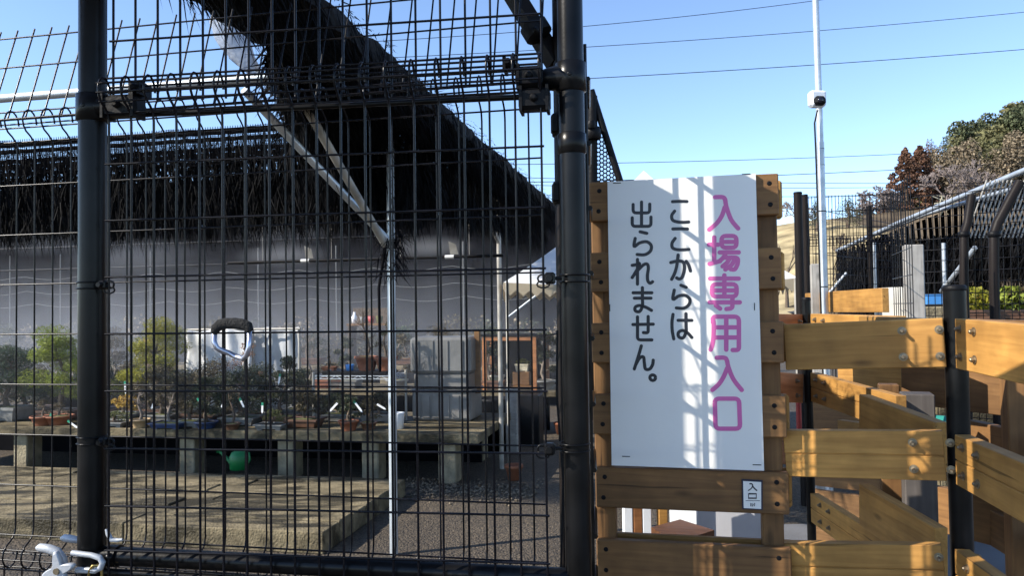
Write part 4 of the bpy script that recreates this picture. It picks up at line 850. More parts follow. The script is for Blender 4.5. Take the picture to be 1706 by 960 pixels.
# gravel heaps at the feet of the bench
PEB = mat('pebbles', (.13, .105, .075), .9, 0, .3, 20, 0, 0, .2, island=.5)
m = MB()
for _ in range(900):
    u = rs.uniform(bu1-.9, bu1+.5); vv = BV+rs.gauss(-.1, .18)
    if u < PU1+.02 and vv < 6.1: continue
    s = rs.uniform(.008, .022); c_ = uv(u, vv, s*.3)
    pts_ = [c_+V((rs.uniform(.6, 1)*s*x, rs.uniform(.6, 1)*s*y, rs.uniform(.5, .8)*s*z)) for x, y, z in ((1, 0, 0), (-1, 0, 0), (0, 1, 0), (0, -1, 0), (0, 0, 1), (0, 0, -1))]
    m.add(pts_, [(0, 2, 4), (2, 1, 4), (1, 3, 4), (3, 0, 4), (2, 0, 5), (1, 2, 5), (3, 1, 5), (0, 3, 5)])
tag(m.build('pebbles', PEB), 'loose pebbles heaped at the foot of the bench', 'pebbles', None, 'stuff')
# ---------------------------------------------------------------- backdrop: net wall, hedge, tent
nwv = 16.0
nw = empty('shade_net_wall', onv(400, nwv, 0), 'tall dark shade net wall closing the nursery behind the mist', 'net wall')
uA, uB = -19, ux(985, nwv, 1)
uM = ux(690, nwv, 1)
for u0_, u1_, h_ in ((uA, uM-.003, 4.5), (uM, uB, 3.5)): m = MB(); m.box(uv((u0_+u1_)/2, nwv, h_/2), (u1_-u0_, .03, h_), -YAW); m.build('net_sheet', NET, nw)
for px in (16, 100, 250, 430, 560, 772):
    p = onv(px, nwv-.12, 0); m = MB(); m.tube([p, p+V((0, 0, 2.9))], .011, 8); m.build('net_post', GREYG, nw)
m = MB()
for z in (1.75, 2.05, 2.4): m.tube([uv(uA+(uB-uA)*k/60, nwv-.12, z-.10*abs(math.sin(k*.52+z))) for k in range(61)], .005, 4, False)
m.build('net_wire', GREYG, nw)
for i, px in enumerate(range(-110, 960, 74)):
    c_ = onv(px+rb.uniform(-15, 15), 14.2, 0); h = rb.uniform(1.15, 1.5)
    t = empty('hedge_shrub', c_, 'olive shrub in the misty hedge before the dark net wall', 'shrub', 'hedge of shrubs before the net wall')
    MB().tube([c_, c_+V((0, 0, h*.6))], [.04, .02], 6).build('trunk', BARK, t)
    fo = MB()
    for k in range(6): crown_blob(fo, (c_.x+rb.gauss(0, .3), c_.y+rb.gauss(0, .15), h*rb.uniform(.45, .85)), .32, .26, 110, .035, rb)
    fo.build('crown', (LEAFB, LEAFD, EVB)[i % 3], t)
# festival tent
tn = empty('canopy_tent', at(1078, 516, 8.2).xy.to_3d(), 'white peaked canopy tent behind the gate post and the sign', 'tent')
TENT = mat('white_tent_fabric', (.80, .81, .83), .55, 0, .03, 3, .15, 4, trans=.25)
TY0, TY1 = 6.9, 9.5; zE_ = at(842, 470, TY0).z; xl, xr = at(838, 450, TY0).x, at(1330, 450, TY0).x
pk = at(1072, 284, 8.2); m = MB(); N_ = 12
co = [V((xl, TY0+.12, zE_)), V((xr, TY0, zE_)), V((xr, TY1, zE_)), V((xl, TY1+.12, zE_))]
for a in range(4):
    p, q = co[a], co[(a+1) % 4]; b0 = len(m.v)
    for j in range(N_+1):
        for i in range(N_+1):
            t = j/N_; e = p.lerp(q, i/N_); e = e+V((0, 0, -.05*math.sin(math.pi*i/N_)))
            z = pk.lerp(e, t); z.z -= .28*t*(1-t)*(1+.6*math.sin(math.pi*i/N_)); m.v.append(z)
    for j in range(N_):
        for i in range(N_): k = b0+j*(N_+1)+i; m.f.append([k, k+N_+1, k+N_+2, k+1]); m.sm.append(True)
m.build('canopy', TENT, tn)
m = MB()
for a in range(4):
    p, q = co[a], co[(a+1) % 4]; n_ = 22
    for i in range(n_):
        x0 = p.lerp(q, i/n_)-V((0, 0, .05*math.sin(math.pi*i/n_))); x1 = p.lerp(q, (i+1)/n_)-V((0, 0, .05*math.sin(math.pi*(i+1)/n_))); no = (q-p).cross(V((0, 0, 1))).normalized()*.004
        P = [x0, x1, x1-V((0, 0, .06)), x0.lerp(x1, .5)-V((0, 0, .115)), x0-V((0, 0, .06))]
        m.add(P+[k+no for k in P], [(0, 1, 2, 3, 4), (9, 8, 7, 6, 5), (2, 7, 8, 3), (3, 8, 9, 4)])
m.build('scalloped_valance', mat('cream_valance', (.55, .47, .34), .7, 0, .1, 4, trans=.35), tn)
for a, (px, py) in zip(co, ((846, 0), (0, 0), (0, 0), (0, 0))):
    m = MB(); b = V((a.x+(.03 if a.x < 0 else -.03), a.y, 0)); m.tube([b, V((b.x, b.y, a.z))], .013, 10); m.build('leg', GALVW, tn)
m = MB(); a = co[0]; m.tube([V((a.x+.03, a.y, a.z-.32)), V((a.x+.35, a.y, a.z-.08))], .011, 8); m.build('brace', GALV, tn)
# mist drifting under the shade
md = bpy.data.materials.new('spray_mist'); md.use_nodes = True; t = md.node_tree
for n_ in list(t.nodes):
    if n_.type != 'OUTPUT_MATERIAL': t.nodes.remove(n_)
pv = t.nodes.new('ShaderNodeVolumePrincipled'); pv.inputs['Color'].default_value = (.93, .95, 1, 1); pv.inputs['Density'].default_value = .011; pv.inputs['Anisotropy'].default_value = .1
tc_ = t.nodes.new('ShaderNodeTexCoord'); sp3 = t.nodes.new('ShaderNodeSeparateXYZ'); t.links.new(tc_.outputs['Object'], sp3.inputs[0])
mr = t.nodes.new('ShaderNodeMapRange'); mr.inputs['From Min'].default_value = .65; mr.inputs['From Max'].default_value = 1.72; mr.inputs['To Min'].default_value = .027; mr.inputs['To Max'].default_value = .001; t.links.new(sp3.outputs[2], mr.inputs['Value'])
nz = t.nodes.new('ShaderNodeTexNoise'); nz.inputs['Distortion'].default_value = 1.2; nz.inputs['Scale'].default_value = .8; nz.inputs['Detail'].default_value = 3; t.links.new(tc_.outputs['Object'], nz.inputs['Vector'])
ml = t.nodes.new('ShaderNodeMath'); ml.operation = 'MULTIPLY'; t.links.new(mr.outputs[0], ml.inputs[0])
m2 = t.nodes.new('ShaderNodeMapRange'); m2.inputs['From Min'].default_value = .3; m2.inputs['From Max'].default_value = .7; m2.inputs['To Min'].default_value = .2; m2.inputs['To Max'].default_value = 1.9; t.links.new(nz.outputs['Fac'], m2.inputs['Value']); t.links.new(m2.outputs[0], ml.inputs[1]); mX = t.nodes.new('ShaderNodeMapRange'); mX.inputs['From Min'].default_value = -6.0; mX.inputs['From Max'].default_value = 5.0; mX.inputs['To Min'].default_value = 1.6; mX.inputs['To Max'].default_value = .45; t.links.new(sp3.outputs[0], mX.inputs['Value'])
m4 = t.nodes.new('ShaderNodeMath'); m4.operation = 'MULTIPLY'; t.links.new(ml.outputs[0], m4.inputs[0]); t.links.new(mX.outputs[0], m4.inputs[1]); t.links.new(m4.outputs[0], pv.inputs['Density'])
t.links.new(pv.outputs[0], t.nodes['Material Output'].inputs['Volume'])
m = MB(); m.box(uv(-5.4, 10.7, 1.475), (13.5, 10.0, 1.85), -YAW)
tag(m.build('mist', md), 'fine white water mist hanging in the air under the shade', 'mist', None, 'stuff')

mp_ = bpy.data.materials.new('spray_puff'); mp_.use_nodes = True; t = mp_.node_tree
for n_ in list(t.nodes):
    if n_.type != 'OUTPUT_MATERIAL': t.nodes.remove(n_)
pv = t.nodes.new('ShaderNodeVolumePrincipled'); pv.inputs['Color'].default_value = (.95, .97, 1, 1)
tc_ = t.nodes.new('ShaderNodeTexCoord'); ln = t.nodes.new('ShaderNodeVectorMath'); ln.operation = 'LENGTH'
mpn = t.nodes.new('ShaderNodeMapping'); mpn.inputs['Location'].default_value = (-1, -1, -1); mpn.inputs['Scale'].default_value = (2, 2, 2); t.links.new(tc_.outputs['Generated'], mpn.inputs[0]); t.links.new(mpn.outputs[0], ln.inputs[0])
fr2 = t.nodes.new('ShaderNodeMapRange'); fr2.inputs['From Min'].default_value = .15; fr2.inputs['From Max'].default_value = .95; fr2.inputs['To Min'].default_value = 1.1; fr2.inputs['To Max'].default_value = 0; t.links.new(ln.outputs['Value'], fr2.inputs['Value'])
t.links.new(fr2.outputs[0], pv.inputs['Density']); t.links.new(pv.outputs[0], t.nodes['Material Output'].inputs['Volume'])
for px, py, v, lx, lz, lab in ((70, 400, 5.75, .75, .16, 'drifting white spray under the left misting pipe'), (215, 425, 5.75, .8, .2, 'drifting white spray right of the left gate post'), (470, 385, 5.35, .5, .13, 'white spray jet beside the tall galvanised pole'), (715, 412, 6.35, .45, .12, 'white spray jet beside the right nozzle'), (470, 425, 6.3, .5, .13, 'white spray at the middle nozzle')):
    c_ = at(px, py, onv(px, v, 1).y); m = MB(); m.lathe((0, 0, 0), [(math.sin(math.pi*k/8)+1e-4, -math.cos(math.pi*k/8)) for k in range(9)], 16)
    m.v = [V((q.x*lx, q.y*.16, q.z*lz)) for q in m.v]
    tag(m.build('mist_jet', mp_, None, M.Translation(c_) @ M.Rotation(-YAW, 4, 'Z')), lab, 'mist', None, 'stuff')
# ================================================================ ENTRANCE: SIGN TOWER AND TIMBER MAZE
rw = random.Random(31)
def frame(e, up=V((0, 0, 1))):  # board axes: x along, y away from the face, z up
    y = up.cross(e).normalized(); return M((e, y, up)).transposed().to_4x4()
def board(parent, pa, pb, h, th, m, name='board', bev=.0022, seam=False):
    """plank from pa to pb (centre line of its front face, front = side looking at the camera)"""
    e = (pb-pa); L = e.length; e.normalize(); z = V((0, 0, 1)); z = (z-e*z.dot(e)).normalized(); y = z.cross(e).normalized()
    if y.dot((pa+pb)/2-CAM) < 0: y = -y
    mw = M.Translation((pa+pb)/2+y*th/2) @ M((e, y, z)).transposed().to_4x4()
    if e.cross(y).dot(z) < 0: mw = M.Translation((pa+pb)/2+y*th/2) @ M((-e, y, z)).transposed().to_4x4()
    b = MB()
    if seam: b.box((0, 0, h*.255), (L, th, h*.486), 0, None, .0015); b.box((0, 0, -h*.255), (L-.002, th, h*.486), 0, None, .0015); b.box((0, .002, 0), (L-.006, th*.9, .02))
    else: b.box((0, 0, 0), (L, th, h), 0, None, bev)
    return b.build(name, m, parent, mw), e, y
def bolt(parent, p, no, proud=.022, r=.0062):
    m = MB(); m.lathe(p, [(.0108, 0), (.0108, .0022), (r, .0024)], 14, False, no); m.lathe(p+no*.0024, [(r*1.15, 0), (r*1.15, .006), (r*.72, .0065), (r*.72, proud), (r*.5, proud+.002), (0, proud+.002)], 6 if proud < .01 else 12, False, no)
    m.add([p+no*.003+V((0, 0, 0))], [])
    return m.build('bolt', STEEL, parent)
def screw(parent, p, no):
    m = MB(); m.lathe(p-no*.004, [(.0066, .0045), (.004, .0055), (0, .0052)], 12, False, no); return m.build('screw', BLACKG, parent)
TP_ = Plane(1012, 2.20, 1262, 2.115)        # face of the sign
NB = -.012                                   # board faces sit just behind the sign
tw = empty('sign_stand', TP_.p(TP_.len/2, 0), 'slatted timber stand that carries the white entrance sign', 'sign stand')
def tz(y, px=1280): return TP_.hit(px, y)[1]
rows_ = [(287, 355), (417, 485), (539, 609), (663, 735), (790, 862), (915, 985)]
pitch = (tz(287)-tz(915))/5; zt0 = tz(287); BH = tz(287)-tz(356)
sL, sR = TP_.sx(984), TP_.sx(1303); PW = .058
for k in range(9):
    zc_ = zt0-BH/2-k*pitch+rw.uniform(-.002, .002)
    if zc_ < .1: break
    b, e, y = board(tw, TP_.p(sL+(.006 if k > 3 else 0), zc_, NB), TP_.p(sR+k*.0022, zc_, NB), BH, .027, WOODG, 'board', .0028)
    for a in (sR-.022, sL+.028):
        for dz in (.030, -.028): screw(b, TP_.p(a+rw.uniform(-.003, .003), zc_+dz, NB), TP_.n)
    b, e, y = board(tw, TP_.p(sL-.004, zc_-.004, NB-.027-PW-.001), TP_.p(sR+.020+k*.002, zc_-.004, NB-.027-PW-.001), BH*.97, .027, WOOD, 'board', .006)
for a in (sR-.031, sL+.029):
    m = MB(); zt_ = zt0-.02; m.box((0, 0, 0), (zt_, PW, .056), 0, None, .003)
    m.build('post', WOODG, tw, M.Translation(TP_.p(a, zt_/2, NB-.028-PW/2)) @ M.Rotation(TP_.rz, 4, 'Z') @ M.Rotation(R(90), 4, 'Y'))
# ---------------------------------------------------------------- the entrance sign
sg = empty('entrance_sign', TP_.p(TP_.len/2, TP_.hit(1140, 780)[1]), 'tall white board with pink and black Japanese writing', 'sign')
co = [TP_.hit(*p) for p in ((1012, 303), (1259, 289), (1273, 785), (1019, 776))]
m = MB(); no = TP_.n
m.add([TP_.p(a, z, NB+.002) for a, z in co]+[TP_.p(a, z, 0) for a, z in co], [(0, 1, 2, 3), (7, 6, 5, 4), (0, 4, 5, 1), (1, 5, 6, 2), (2, 6, 7, 3), (3, 7, 4, 0)])
m.build('sign_panel', WHITE, sg)
m = MB(); m.add([TP_.p(a, z, NB+.0005) for a, z in ((co[1][0]-.02, co[1][1]-.02), (co[1][0]+.004, co[1][1]-.015), (co[2][0]+.005, co[2][1]+.006), (co[2][0]-.02, co[2][1]+.02))], [(3, 2, 1, 0)]); 
def cat_rom(P, k=6):
    out = []
    for i in range(len(P)-1):
        p0, p1, p2, p3 = P[max(i-1, 0)], P[i], P[i+1], P[min(i+2, len(P)-1)]
        for j in range(k):
            t = j/k; out.append(tuple(.5*((2*p1[d])+(-p0[d]+p2[d])*t+(2*p0[d]-5*p1[d]+4*p2[d]-p3[d])*t*t+(-p0[d]+3*p1[d]-3*p2[d]+p3[d])*t**3) for d in (0, 1)))
    return out+[P[-1]]
def round_poly(P, r, closed):
    n = len(P); out = []
    for i, p in enumerate(P):
        if not closed and i in (0, n-1): out.append(p); continue
        a, b = P[i-1], P[(i+1) % n]
        da = math.hypot(a[0]-p[0], a[1]-p[1]); db = math.hypot(b[0]-p[0], b[1]-p[1]); q = min(r, da*.45, db*.45)
        u = (p[0]+(a[0]-p[0])/da*q, p[1]+(a[1]-p[1])/da*q); v_ = (p[0]+(b[0]-p[0])/db*q, p[1]+(b[1]-p[1])/db*q)
        for k in range(5): t = k/4; out.append(((1-t)**2*u[0]+2*t*(1-t)*p[0]+t*t*v_[0], (1-t)**2*u[1]+2*t*(1-t)*p[1]+t*t*v_[1]))
    return out
def stroke(mb, P, w_, pl, h, closed=False):     # a painted stroke: P are (along, height) on the plane
    if closed: P = P+[P[0], P[1]]
    n = len(P); L = []; Rr = []
    for i in range(n):
        a = P[max(i-1, 0)]; b = P[min(i+1, n-1)]; dx, dz = b[0]-a[0], b[1]-a[1]; l = math.hypot(dx, dz) or 1; nx, nz = -dz/l, dx/l
        L.append((P[i][0]+nx*w_, P[i][1]+nz*w_)); Rr.append((P[i][0]-nx*w_, P[i][1]-nz*w_))
    b0 = len(mb.v); mb.v += [pl.p(x, z, h) for x, z in L+Rr]
    for i in range(n-1-(1 if closed else 0)): mb.f.append([b0+n+i, b0+n+i+1, b0+i+1, b0+i]); mb.sm.append(False)
    if not closed:
        for i, s in ((0, 1), (n-1, -1)):
            a = P[1] if i == 0 else P[n-2]; ang = math.atan2(P[i][1]-a[1], P[i][0]-a[0])
            fan = [pl.p(P[i][0]+math.cos(ang+g)*w_, P[i][1]+math.sin(ang+g)*w_, h) for g in [-math.pi/2+math.pi*k/8 for k in range(9)]]
            mb.add(fan, [tuple(range(9))])
Z7 = lambda p: (960+p[0]*.29163, 280+p[1]*.29167)
Z8 = lambda p: (960+p[0]*.29163, 520+p[1]*.29167)
def glyphs(name, mat_, strokes, px_w, par, parent_label=None):
    m = MB(); wd = px_w*2.16/F/2
    for i, (Z, typ, P) in enumerate(strokes):
        Q = [TP_.hit(*Z(p)) for p in P]
        if typ == 'C': Q = cat_rom(Q)
        elif typ == 'L': Q = round_poly(Q, wd*2.0, False)
        elif typ == 'O': Q = round_poly(Q, wd*2.0, True)
        elif typ == 'R':
            c_ = Q[0]; r_ = abs(Q[1][0]-Q[0][0]); Q = [(c_[0]+math.cos(g)*r_, c_[1]+math.sin(g)*r_) for g in [2*math.pi*k/18 for k in range(18)]]
        stroke(m, Q, wd, TP_, .0004+.00006*(i % 9), typ in 'OR')
    return m.build(name, mat_, par)
pink = [(Z7, 'C', [(793, 166), (835, 166), (850, 180), (858, 222), (885, 295), (925, 345)]), (Z7, 'C', [(848, 225), (832, 272), (803, 315), (760, 352)]),
  (Z7, 'L', [(758, 438), (812, 438)]), (Z7, 'L', [(788, 396), (788, 540)]), (Z7, 'L', [(762, 548), (822, 532)]),
  (Z7, 'O', [(830, 388), (915, 388), (915, 455), (830, 455)]), (Z7, 'L', [(834, 422), (912, 422)]), (Z7, 'L', [(820, 482), (928, 482)]),
  (Z7, 'C', [(856, 484), (840, 512), (818, 532)]), (Z7, 'L', [(845, 512), (925, 512), (922, 552), (905, 582), (882, 578)]), (Z7, 'C', [(876, 516), (862, 540), (836, 562)]), (Z7, 'C', [(905, 516), (890, 550), (852, 580)]),
  (Z7, 'L', [(765, 632), (928, 632)]), (Z7, 'L', [(846, 613), (846, 735)]), (Z7, 'O', [(776, 664), (916, 664), (916, 735), (776, 735)]), (Z7, 'L', [(780, 700), (912, 700)]), (Z7, 'L', [(762, 768), (934, 768)]),
  (Z7, 'L', [(892, 742), (892, 802), (858, 806)]), (Z7, 'L', [(798, 786), (822, 804)]),
  (Z8, 'C', [(780, 40), (785, 70), (784, 140), (778, 185), (768, 216)]), (Z8, 'L', [(781, 60), (781, 27), (929, 27), (929, 218), (894, 218)]), (Z8, 'L', [(786, 88), (928, 88)]), (Z8, 'L', [(784, 146), (928, 146)]), (Z8, 'L', [(857, 30), (857, 216)]),
  (Z8, 'C', [(803, 262), (845, 262), (860, 276), (870, 318), (898, 385), (945, 446)]), (Z8, 'C', [(862, 322), (842, 370), (815, 412), (778, 446)]),
  (Z8, 'O', [(791, 496), (930, 496), (936, 668), (796, 668)])]
glyphs('pink_lettering', PINK, pink, 7.2, sg)
black1 = [(Z7, 'C', [(550, 192), (590, 190), (632, 191)]), (Z7, 'C', [(562, 246), (546, 270), (550, 296), (575, 307), (610, 310), (642, 308)]), (Z7, 'C', [(552, 348), (592, 347), (635, 348)]), (Z7, 'C', [(565, 402), (548, 428), (550, 455), (575, 466), (610, 467), (643, 465)]),
  (Z7, 'C', [(540, 540), (585, 531), (612, 540), (618, 575), (606, 622), (590, 634), (574, 628)]), (Z7, 'C', [(582, 497), (574, 560), (562, 602), (545, 636)]), (Z7, 'C', [(628, 533), (642, 555), (652, 588)]),
  (Z7, 'C', [(598, 670), (628, 682)]), (Z7, 'C', [(560, 698), (553, 750), (585, 732), (622, 728), (648, 750), (644, 780), (615, 801), (572, 800)]),
  (Z8, 'C', [(553, 14), (547, 60), (549, 110), (557, 154)]), (Z8, 'C', [(582, 48), (660, 48)]), (Z8, 'C', [(627, 10), (627, 70), (627, 115), (610, 148), (586, 142), (584, 118), (608, 106), (636, 120), (660, 146)])]
glyphs('black_lettering', INK, black1, 5.4, sg)
black2 = [(Z7, 'L', [(373, 194), (373, 330)]), (Z7, 'L', [(325, 208), (325, 256), (420, 256), (420, 206)]), (Z7, 'L', [(320, 284), (320, 333), (427, 333), (427, 280)]),
  (Z7, 'C', [(365, 364), (403, 373)]), (Z7, 'C', [(337, 402), (331, 448), (362, 428), (402, 421), (428, 442), (424, 474), (392, 495), (348, 494)]),
  (Z7, 'L', [(350, 522), (350, 664)]), (Z7, 'C', [(320, 556), (345, 552), (362, 545), (348, 580), (320, 626)]), (Z7, 'C', [(322, 622), (352, 585), (385, 553), (406, 550), (412, 572), (407, 612), (409, 644), (422, 658), (436, 650)]),
  (Z7, 'C', [(325, 713), (432, 713)]), (Z7, 'C', [(332, 744), (427, 744)]), (Z7, 'C', [(378, 684), (378, 740), (378, 788), (362, 820), (338, 816), (338, 795), (362, 786), (398, 796), (430, 814)]),
  (Z8, 'C', [(324, 72), (440, 70)]), (Z8, 'L', [(350, 28), (350, 160), (432, 160)]), (Z8, 'L', [(411, 26), (411, 120), (384, 118)]),
  (Z8, 'C', [(372, 194), (356, 250), (332, 326)]), (Z8, 'C', [(338, 306), (362, 264), (384, 258), (389, 290), (396, 326), (420, 326), (436, 302), (440, 276)]), (Z8, 'R', [(437, 376), (453, 376)])]
glyphs('black_lettering', INK, black2, 5.4, sg)
for px, py in ((1028, 305), (1243, 290), (1016, 513), (1257, 511), (1043, 761), (1261, 775)):
    a, z = TP_.hit(px, py); dx = .011 if py in (305, 290, 761, 775) else 0; dz = 0 if dx else .010
    m = MB(); m.tube([TP_.p(a-dx, z-dz, .0008), TP_.p(a+dx, z+dz, .0008)], .0012, 5); m.build('staple', BLACKG, sg)
# small plate: entrance / IN
sp_ = empty('entrance_plate', TP_.p(TP_.sx(1254, 826), TP_.hit(1254, 826)[1]), 'small white plate reading IN with dark frame on the board below the sign', 'sign')
c4 = [TP_.hit(*p) for p in ((1236, 800), (1271, 802), (1271, 852), (1237, 850))]
NS = NB+.004
m = MB(); m.add([TP_.p(a, z, NB+.001) for a, z in c4]+[TP_.p(a, z, NS) for a, z in c4], [(0, 1, 2, 3), (7, 6, 5, 4), (0, 4, 5, 1), (1, 5, 6, 2), (2, 6, 7, 3), (3, 7, 4, 0)]); m.build('plate_frame', mat('navy_frame', (.012, .014, .04), .4), sp_)
ca = (sum(q[0] for q in c4)/4, sum(q[1] for q in c4)/4); ci = [(ca[0]+(a-ca[0])*.86, ca[1]+(z-ca[1])*.90-.001) for a, z in c4]
m = MB(); m.add([TP_.p(a, z, NS) for a, z in ci]+[TP_.p(a, z, NS+.001) for a, z in ci], [(7, 6, 5, 4), (0, 4, 5, 1), (1, 5, 6, 2), (2, 6, 7, 3), (3, 7, 4, 0)]); m.build('plate_face', WHITE, sp_)
Z3 = lambda p: (920+p[0]*.28136, 690+p[1]*.28125)
class _Off: pass
m = MB()
for i, (typ, P, wp) in enumerate((('C', [(1172, 418), (1184, 420), (1192, 438), (1212, 458)], 1.3), ('C', [(1188, 432), (1180, 446), (1163, 458)], 1.0), ('O', [(1164, 478), (1210, 478), (1210, 504), (1164, 504)], 1.5),
        ('L', [(1148, 519), (1230, 519)], .5), ('L', [(1178, 535), (1178, 551)], .9), ('L', [(1188, 551), (1188, 535), (1200, 551), (1200, 535)], .9))):
    Q = [TP_.hit(*Z3(p)) for p in P]; wd = wp*2.13/F*.85
    if typ == 'C': Q = cat_rom(Q)
    stroke(m, Q, wd, TP_, NS+.0014+.00005*i, typ == 'O')
m.build('plate_lettering', INK, sp_)

# ---------------------------------------------------------------- steel posts of the maze
def spost(px, Y, top_y, r, label, m_=BLACK, cap=True, name='steel_post', grp='steel posts of the timber maze', z0=0):
    a = at(px, top_y, Y); t = empty(name, V((a.x, a.y, z0)), label, 'post', grp)
    MB().tube([V((a.x, a.y, z0)), a], r, 24).build('pipe', m_, t)
    if cap: q = MB(); q.lathe(a, [(r, -.006), (r*1.05, -.004), (r*1.05, .004), (r*.9, .009), (0, .010)], 24); q.build('cap', BLACKG, t)
    return a
spost(1590, 1.99, 481, .0270, 'thick black steel post between the two nearest timber barriers')
P2 = spost(1343, 3.42, 499, .0185, 'thin black steel post behind the long boards, near the sign stand')
def barrier(label, px0, Y0, px1, Y1, tops, h, m_, bolts=(), cat='barrier', th=.036, matb=None, proud=.022):
    a0_, a1_ = at(px0, tops[0][0], Y0), at(px1, tops[0][1], Y1)
    t = empty('timber_barrier', V(((a0_.x+a1_.x)/2, (a0_.y+a1_.y)/2, 0)), label, cat, 'timber barriers of the entrance maze')
    for i, (y0, y1) in enumerate(tops):
        a, b = at(px0, y0, Y0)-V((0, 0, h/2)), at(px1, y1, Y1)-V((0, 0, h/2))
        o, e, y = board(t, a, b, h, th, m_, 'board', .0022, i > 0 and len(bolts) > 2)
        for px, frac in bolts:
            k = (px-px0)/(px1-px0); q = ray(px, 500); # place along the board by column
            nn = V((-e.y, e.x, 0)).normalized(); s = (a-CAM).dot(nn)/q.dot(nn); pt = CAM+q*s
            kk = (pt-a).dot(e); pt = a+e*kk+V((0, 0, (frac-.5)*h)); bolt(o, pt, -y, proud)
    return t
barrier('nearest timber barrier of long boards between the sign stand and the thick black post', 1306, 2.150, 1573, 1.975, [(541, 530), (718, 719), (906, 910), (1092, 1096)], .125, WOOD, ((1498, .77), (1560, .77), (1499, .23), (1560.5, .23)))
barrier('sunlit timber barrier running from the thick black post to the right picture edge', 1590, 1.955, 1790, 1.43, [(531, 547.5), (724, 809), (915, 1062)], .125, WOOD, ((1598, .80), (1622, .78), (1598, .25), (1622, .25)), proud=.008)
# behind: the zigzag continues
barrier('timber barrier in the second row, from the thin black post towards the right', 1350, 3.40, 1492, 2.62, [(523, 527), (621, 660), (822, 912)], .125, WOOD, ((1358, .8), (1372, .78), (1358, .25), (1372, .25)), proud=.01)
barrier('timber barrier in the second row with rounded left end, nearer than its neighbour', 1430, 2.55, 1556, 2.10, [(527, 532), (657, 704), (806, 880), (960, 1050)], .135, WOOD)
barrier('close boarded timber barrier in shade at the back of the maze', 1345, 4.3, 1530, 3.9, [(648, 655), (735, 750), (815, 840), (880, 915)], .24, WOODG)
barrier('short brown timber barrier left of the thin black post behind the sign stand', 1290, 3.25, 1338, 3.42, [(523, 524), (620, 624), (722, 728)], .125, WOODO, ((1331, .75), (1331, .25)), proud=.012)
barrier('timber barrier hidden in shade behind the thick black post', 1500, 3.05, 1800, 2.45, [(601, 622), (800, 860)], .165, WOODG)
barrier('far timber rail with notched left end below the camera pole', 1341, 5.25, 1469, 4.05, [(489, 480)], .127, WOOD)
barrier('timber barrier farthest back, running right behind the maze', 1395, 3.62, 1502, 3.30, [(607, 612), (700, 715)], .14, WOOD)
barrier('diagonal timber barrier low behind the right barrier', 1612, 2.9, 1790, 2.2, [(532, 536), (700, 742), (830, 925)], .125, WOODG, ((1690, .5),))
GREYD = wood_mat('shaded_greyed_timber', (.10, .088, .08), (.07, .06, .054))  # greyed timber darkened for the shade its post stands in
for px, Y, yt, w_, lab in ((1527, 2.72, 655, .10, 'greyed square timber post behind the boards left of the thick black post'), (1480, 2.95, 640, .07, 'timber post at the end of the second row barrier'), (1700, 2.5, 600, .10, 'timber post in shade at the right picture edge')):
    a = at(px, yt, Y); m = MB(); m.box((0, 0, 0), (a.z, w_, w_), 0, None, .004)
    tag(m.build('timber_post', GREYD if 'greyed' in lab else WOODG, None, M.Translation((a.x, a.y, a.z/2)) @ M.Rotation(R(-20), 4, 'Z') @ M.Rotation(R(90), 4, 'Y')), lab, 'post', 'timber posts of the maze')
m = MB(); a = at(1456, 533, 2.75); m.box(a+V((0, .03, -.003)), (.06, .05, .0012), R(-20)); tag(m.build('paper_notice', PLASW), 'white paper lying on top of the second row board', 'paper')
barrier('unseen close boarded timber barrier added behind the sign to shade the maze', 1085, 2.42, 1172, 3.35, [(532, 527), (596, 577), (661, 627), (726, 677)], .122, WOODG)  # hidden boards added to keep the lower maze in shadow
# seen through the gap below the sign: pale panel wall, posts and a brown table top
lw = empty('low_panel_wall', at(1170, 900, 3.3).xy.to_3d(), 'pale panel wall seen through the gap below the sign', 'panel wall')
for px0, px1, mm_ in ((1118, 1160, PLASW), (1163, 1268, mat('grey_panel', (.45, .45, .47), .7, 0, .1, 6))):
    a, b = at(px0, 860, 3.3), at(px1, 860, 3.26); m = MB(); zz = at(px0, 822, 3.3).z; z0_ = .1
    m.add([V((a.x, a.y, z0_)), V((b.x, b.y, z0_)), V((b.x, b.y, zz)), V((a.x, a.y, zz))]+[V((a.x, a.y+.03, z0_)), V((b.x, b.y+.03, z0_)), V((b.x, b.y+.03, zz)), V((a.x, a.y+.03, zz))], [(0, 1, 2, 3), (7, 6, 5, 4), (0, 4, 5, 1), (1, 5, 6, 2), (2, 6, 7, 3), (3, 7, 4, 0)]); m.build('panel', mm_, lw)
for px, mm_, lab in ((1046, PLASW, 'white post in the gap below the sign, leftmost'), (1077, PLASW, 'white post in the gap below the sign, right of the leftmost'), (1062, WOODO, 'brown timber post between the two white posts below the sign'), (1104, WOOD, 'golden timber post left of the pale panel wall')):
    a = at(px, 900, 3.1); m = MB(); m.box(V((a.x, a.y, .46)), (.035, .05, .92), 0, None, .003); tag(m.build('slim_post', mm_), lab, 'post', 'slim posts below the sign')
td = empty('timber_shelf', at(1128, 885, 2.75), 'tilted brown timber board seen in the gap below the sign', 'board')
P = [at(1085, 879, 2.75), at(1133, 866, 3.05), at(1190, 884, 2.8), at(1124, 905, 2.5)]
m = MB(); m.add(P+[p-V((0, 0, .025)) for p in P], [(0, 3, 2, 1), (4, 5, 6, 7), (0, 1, 5, 4), (1, 2, 6, 5), (2, 3, 7, 6), (3, 0, 4, 7)]); m.build('board', wood_mat('dark_brown_timber', (.16, .065, .025), (.10, .038, .014)), td)
P_ = at(1124, 900, 2.75); m = MB(); m.box(V((P_.x, P_.y, (P_.z-.03)/2)), (.05, .05, P_.z-.03), 0, None, .003); m.build('support_post', WOOD, td)

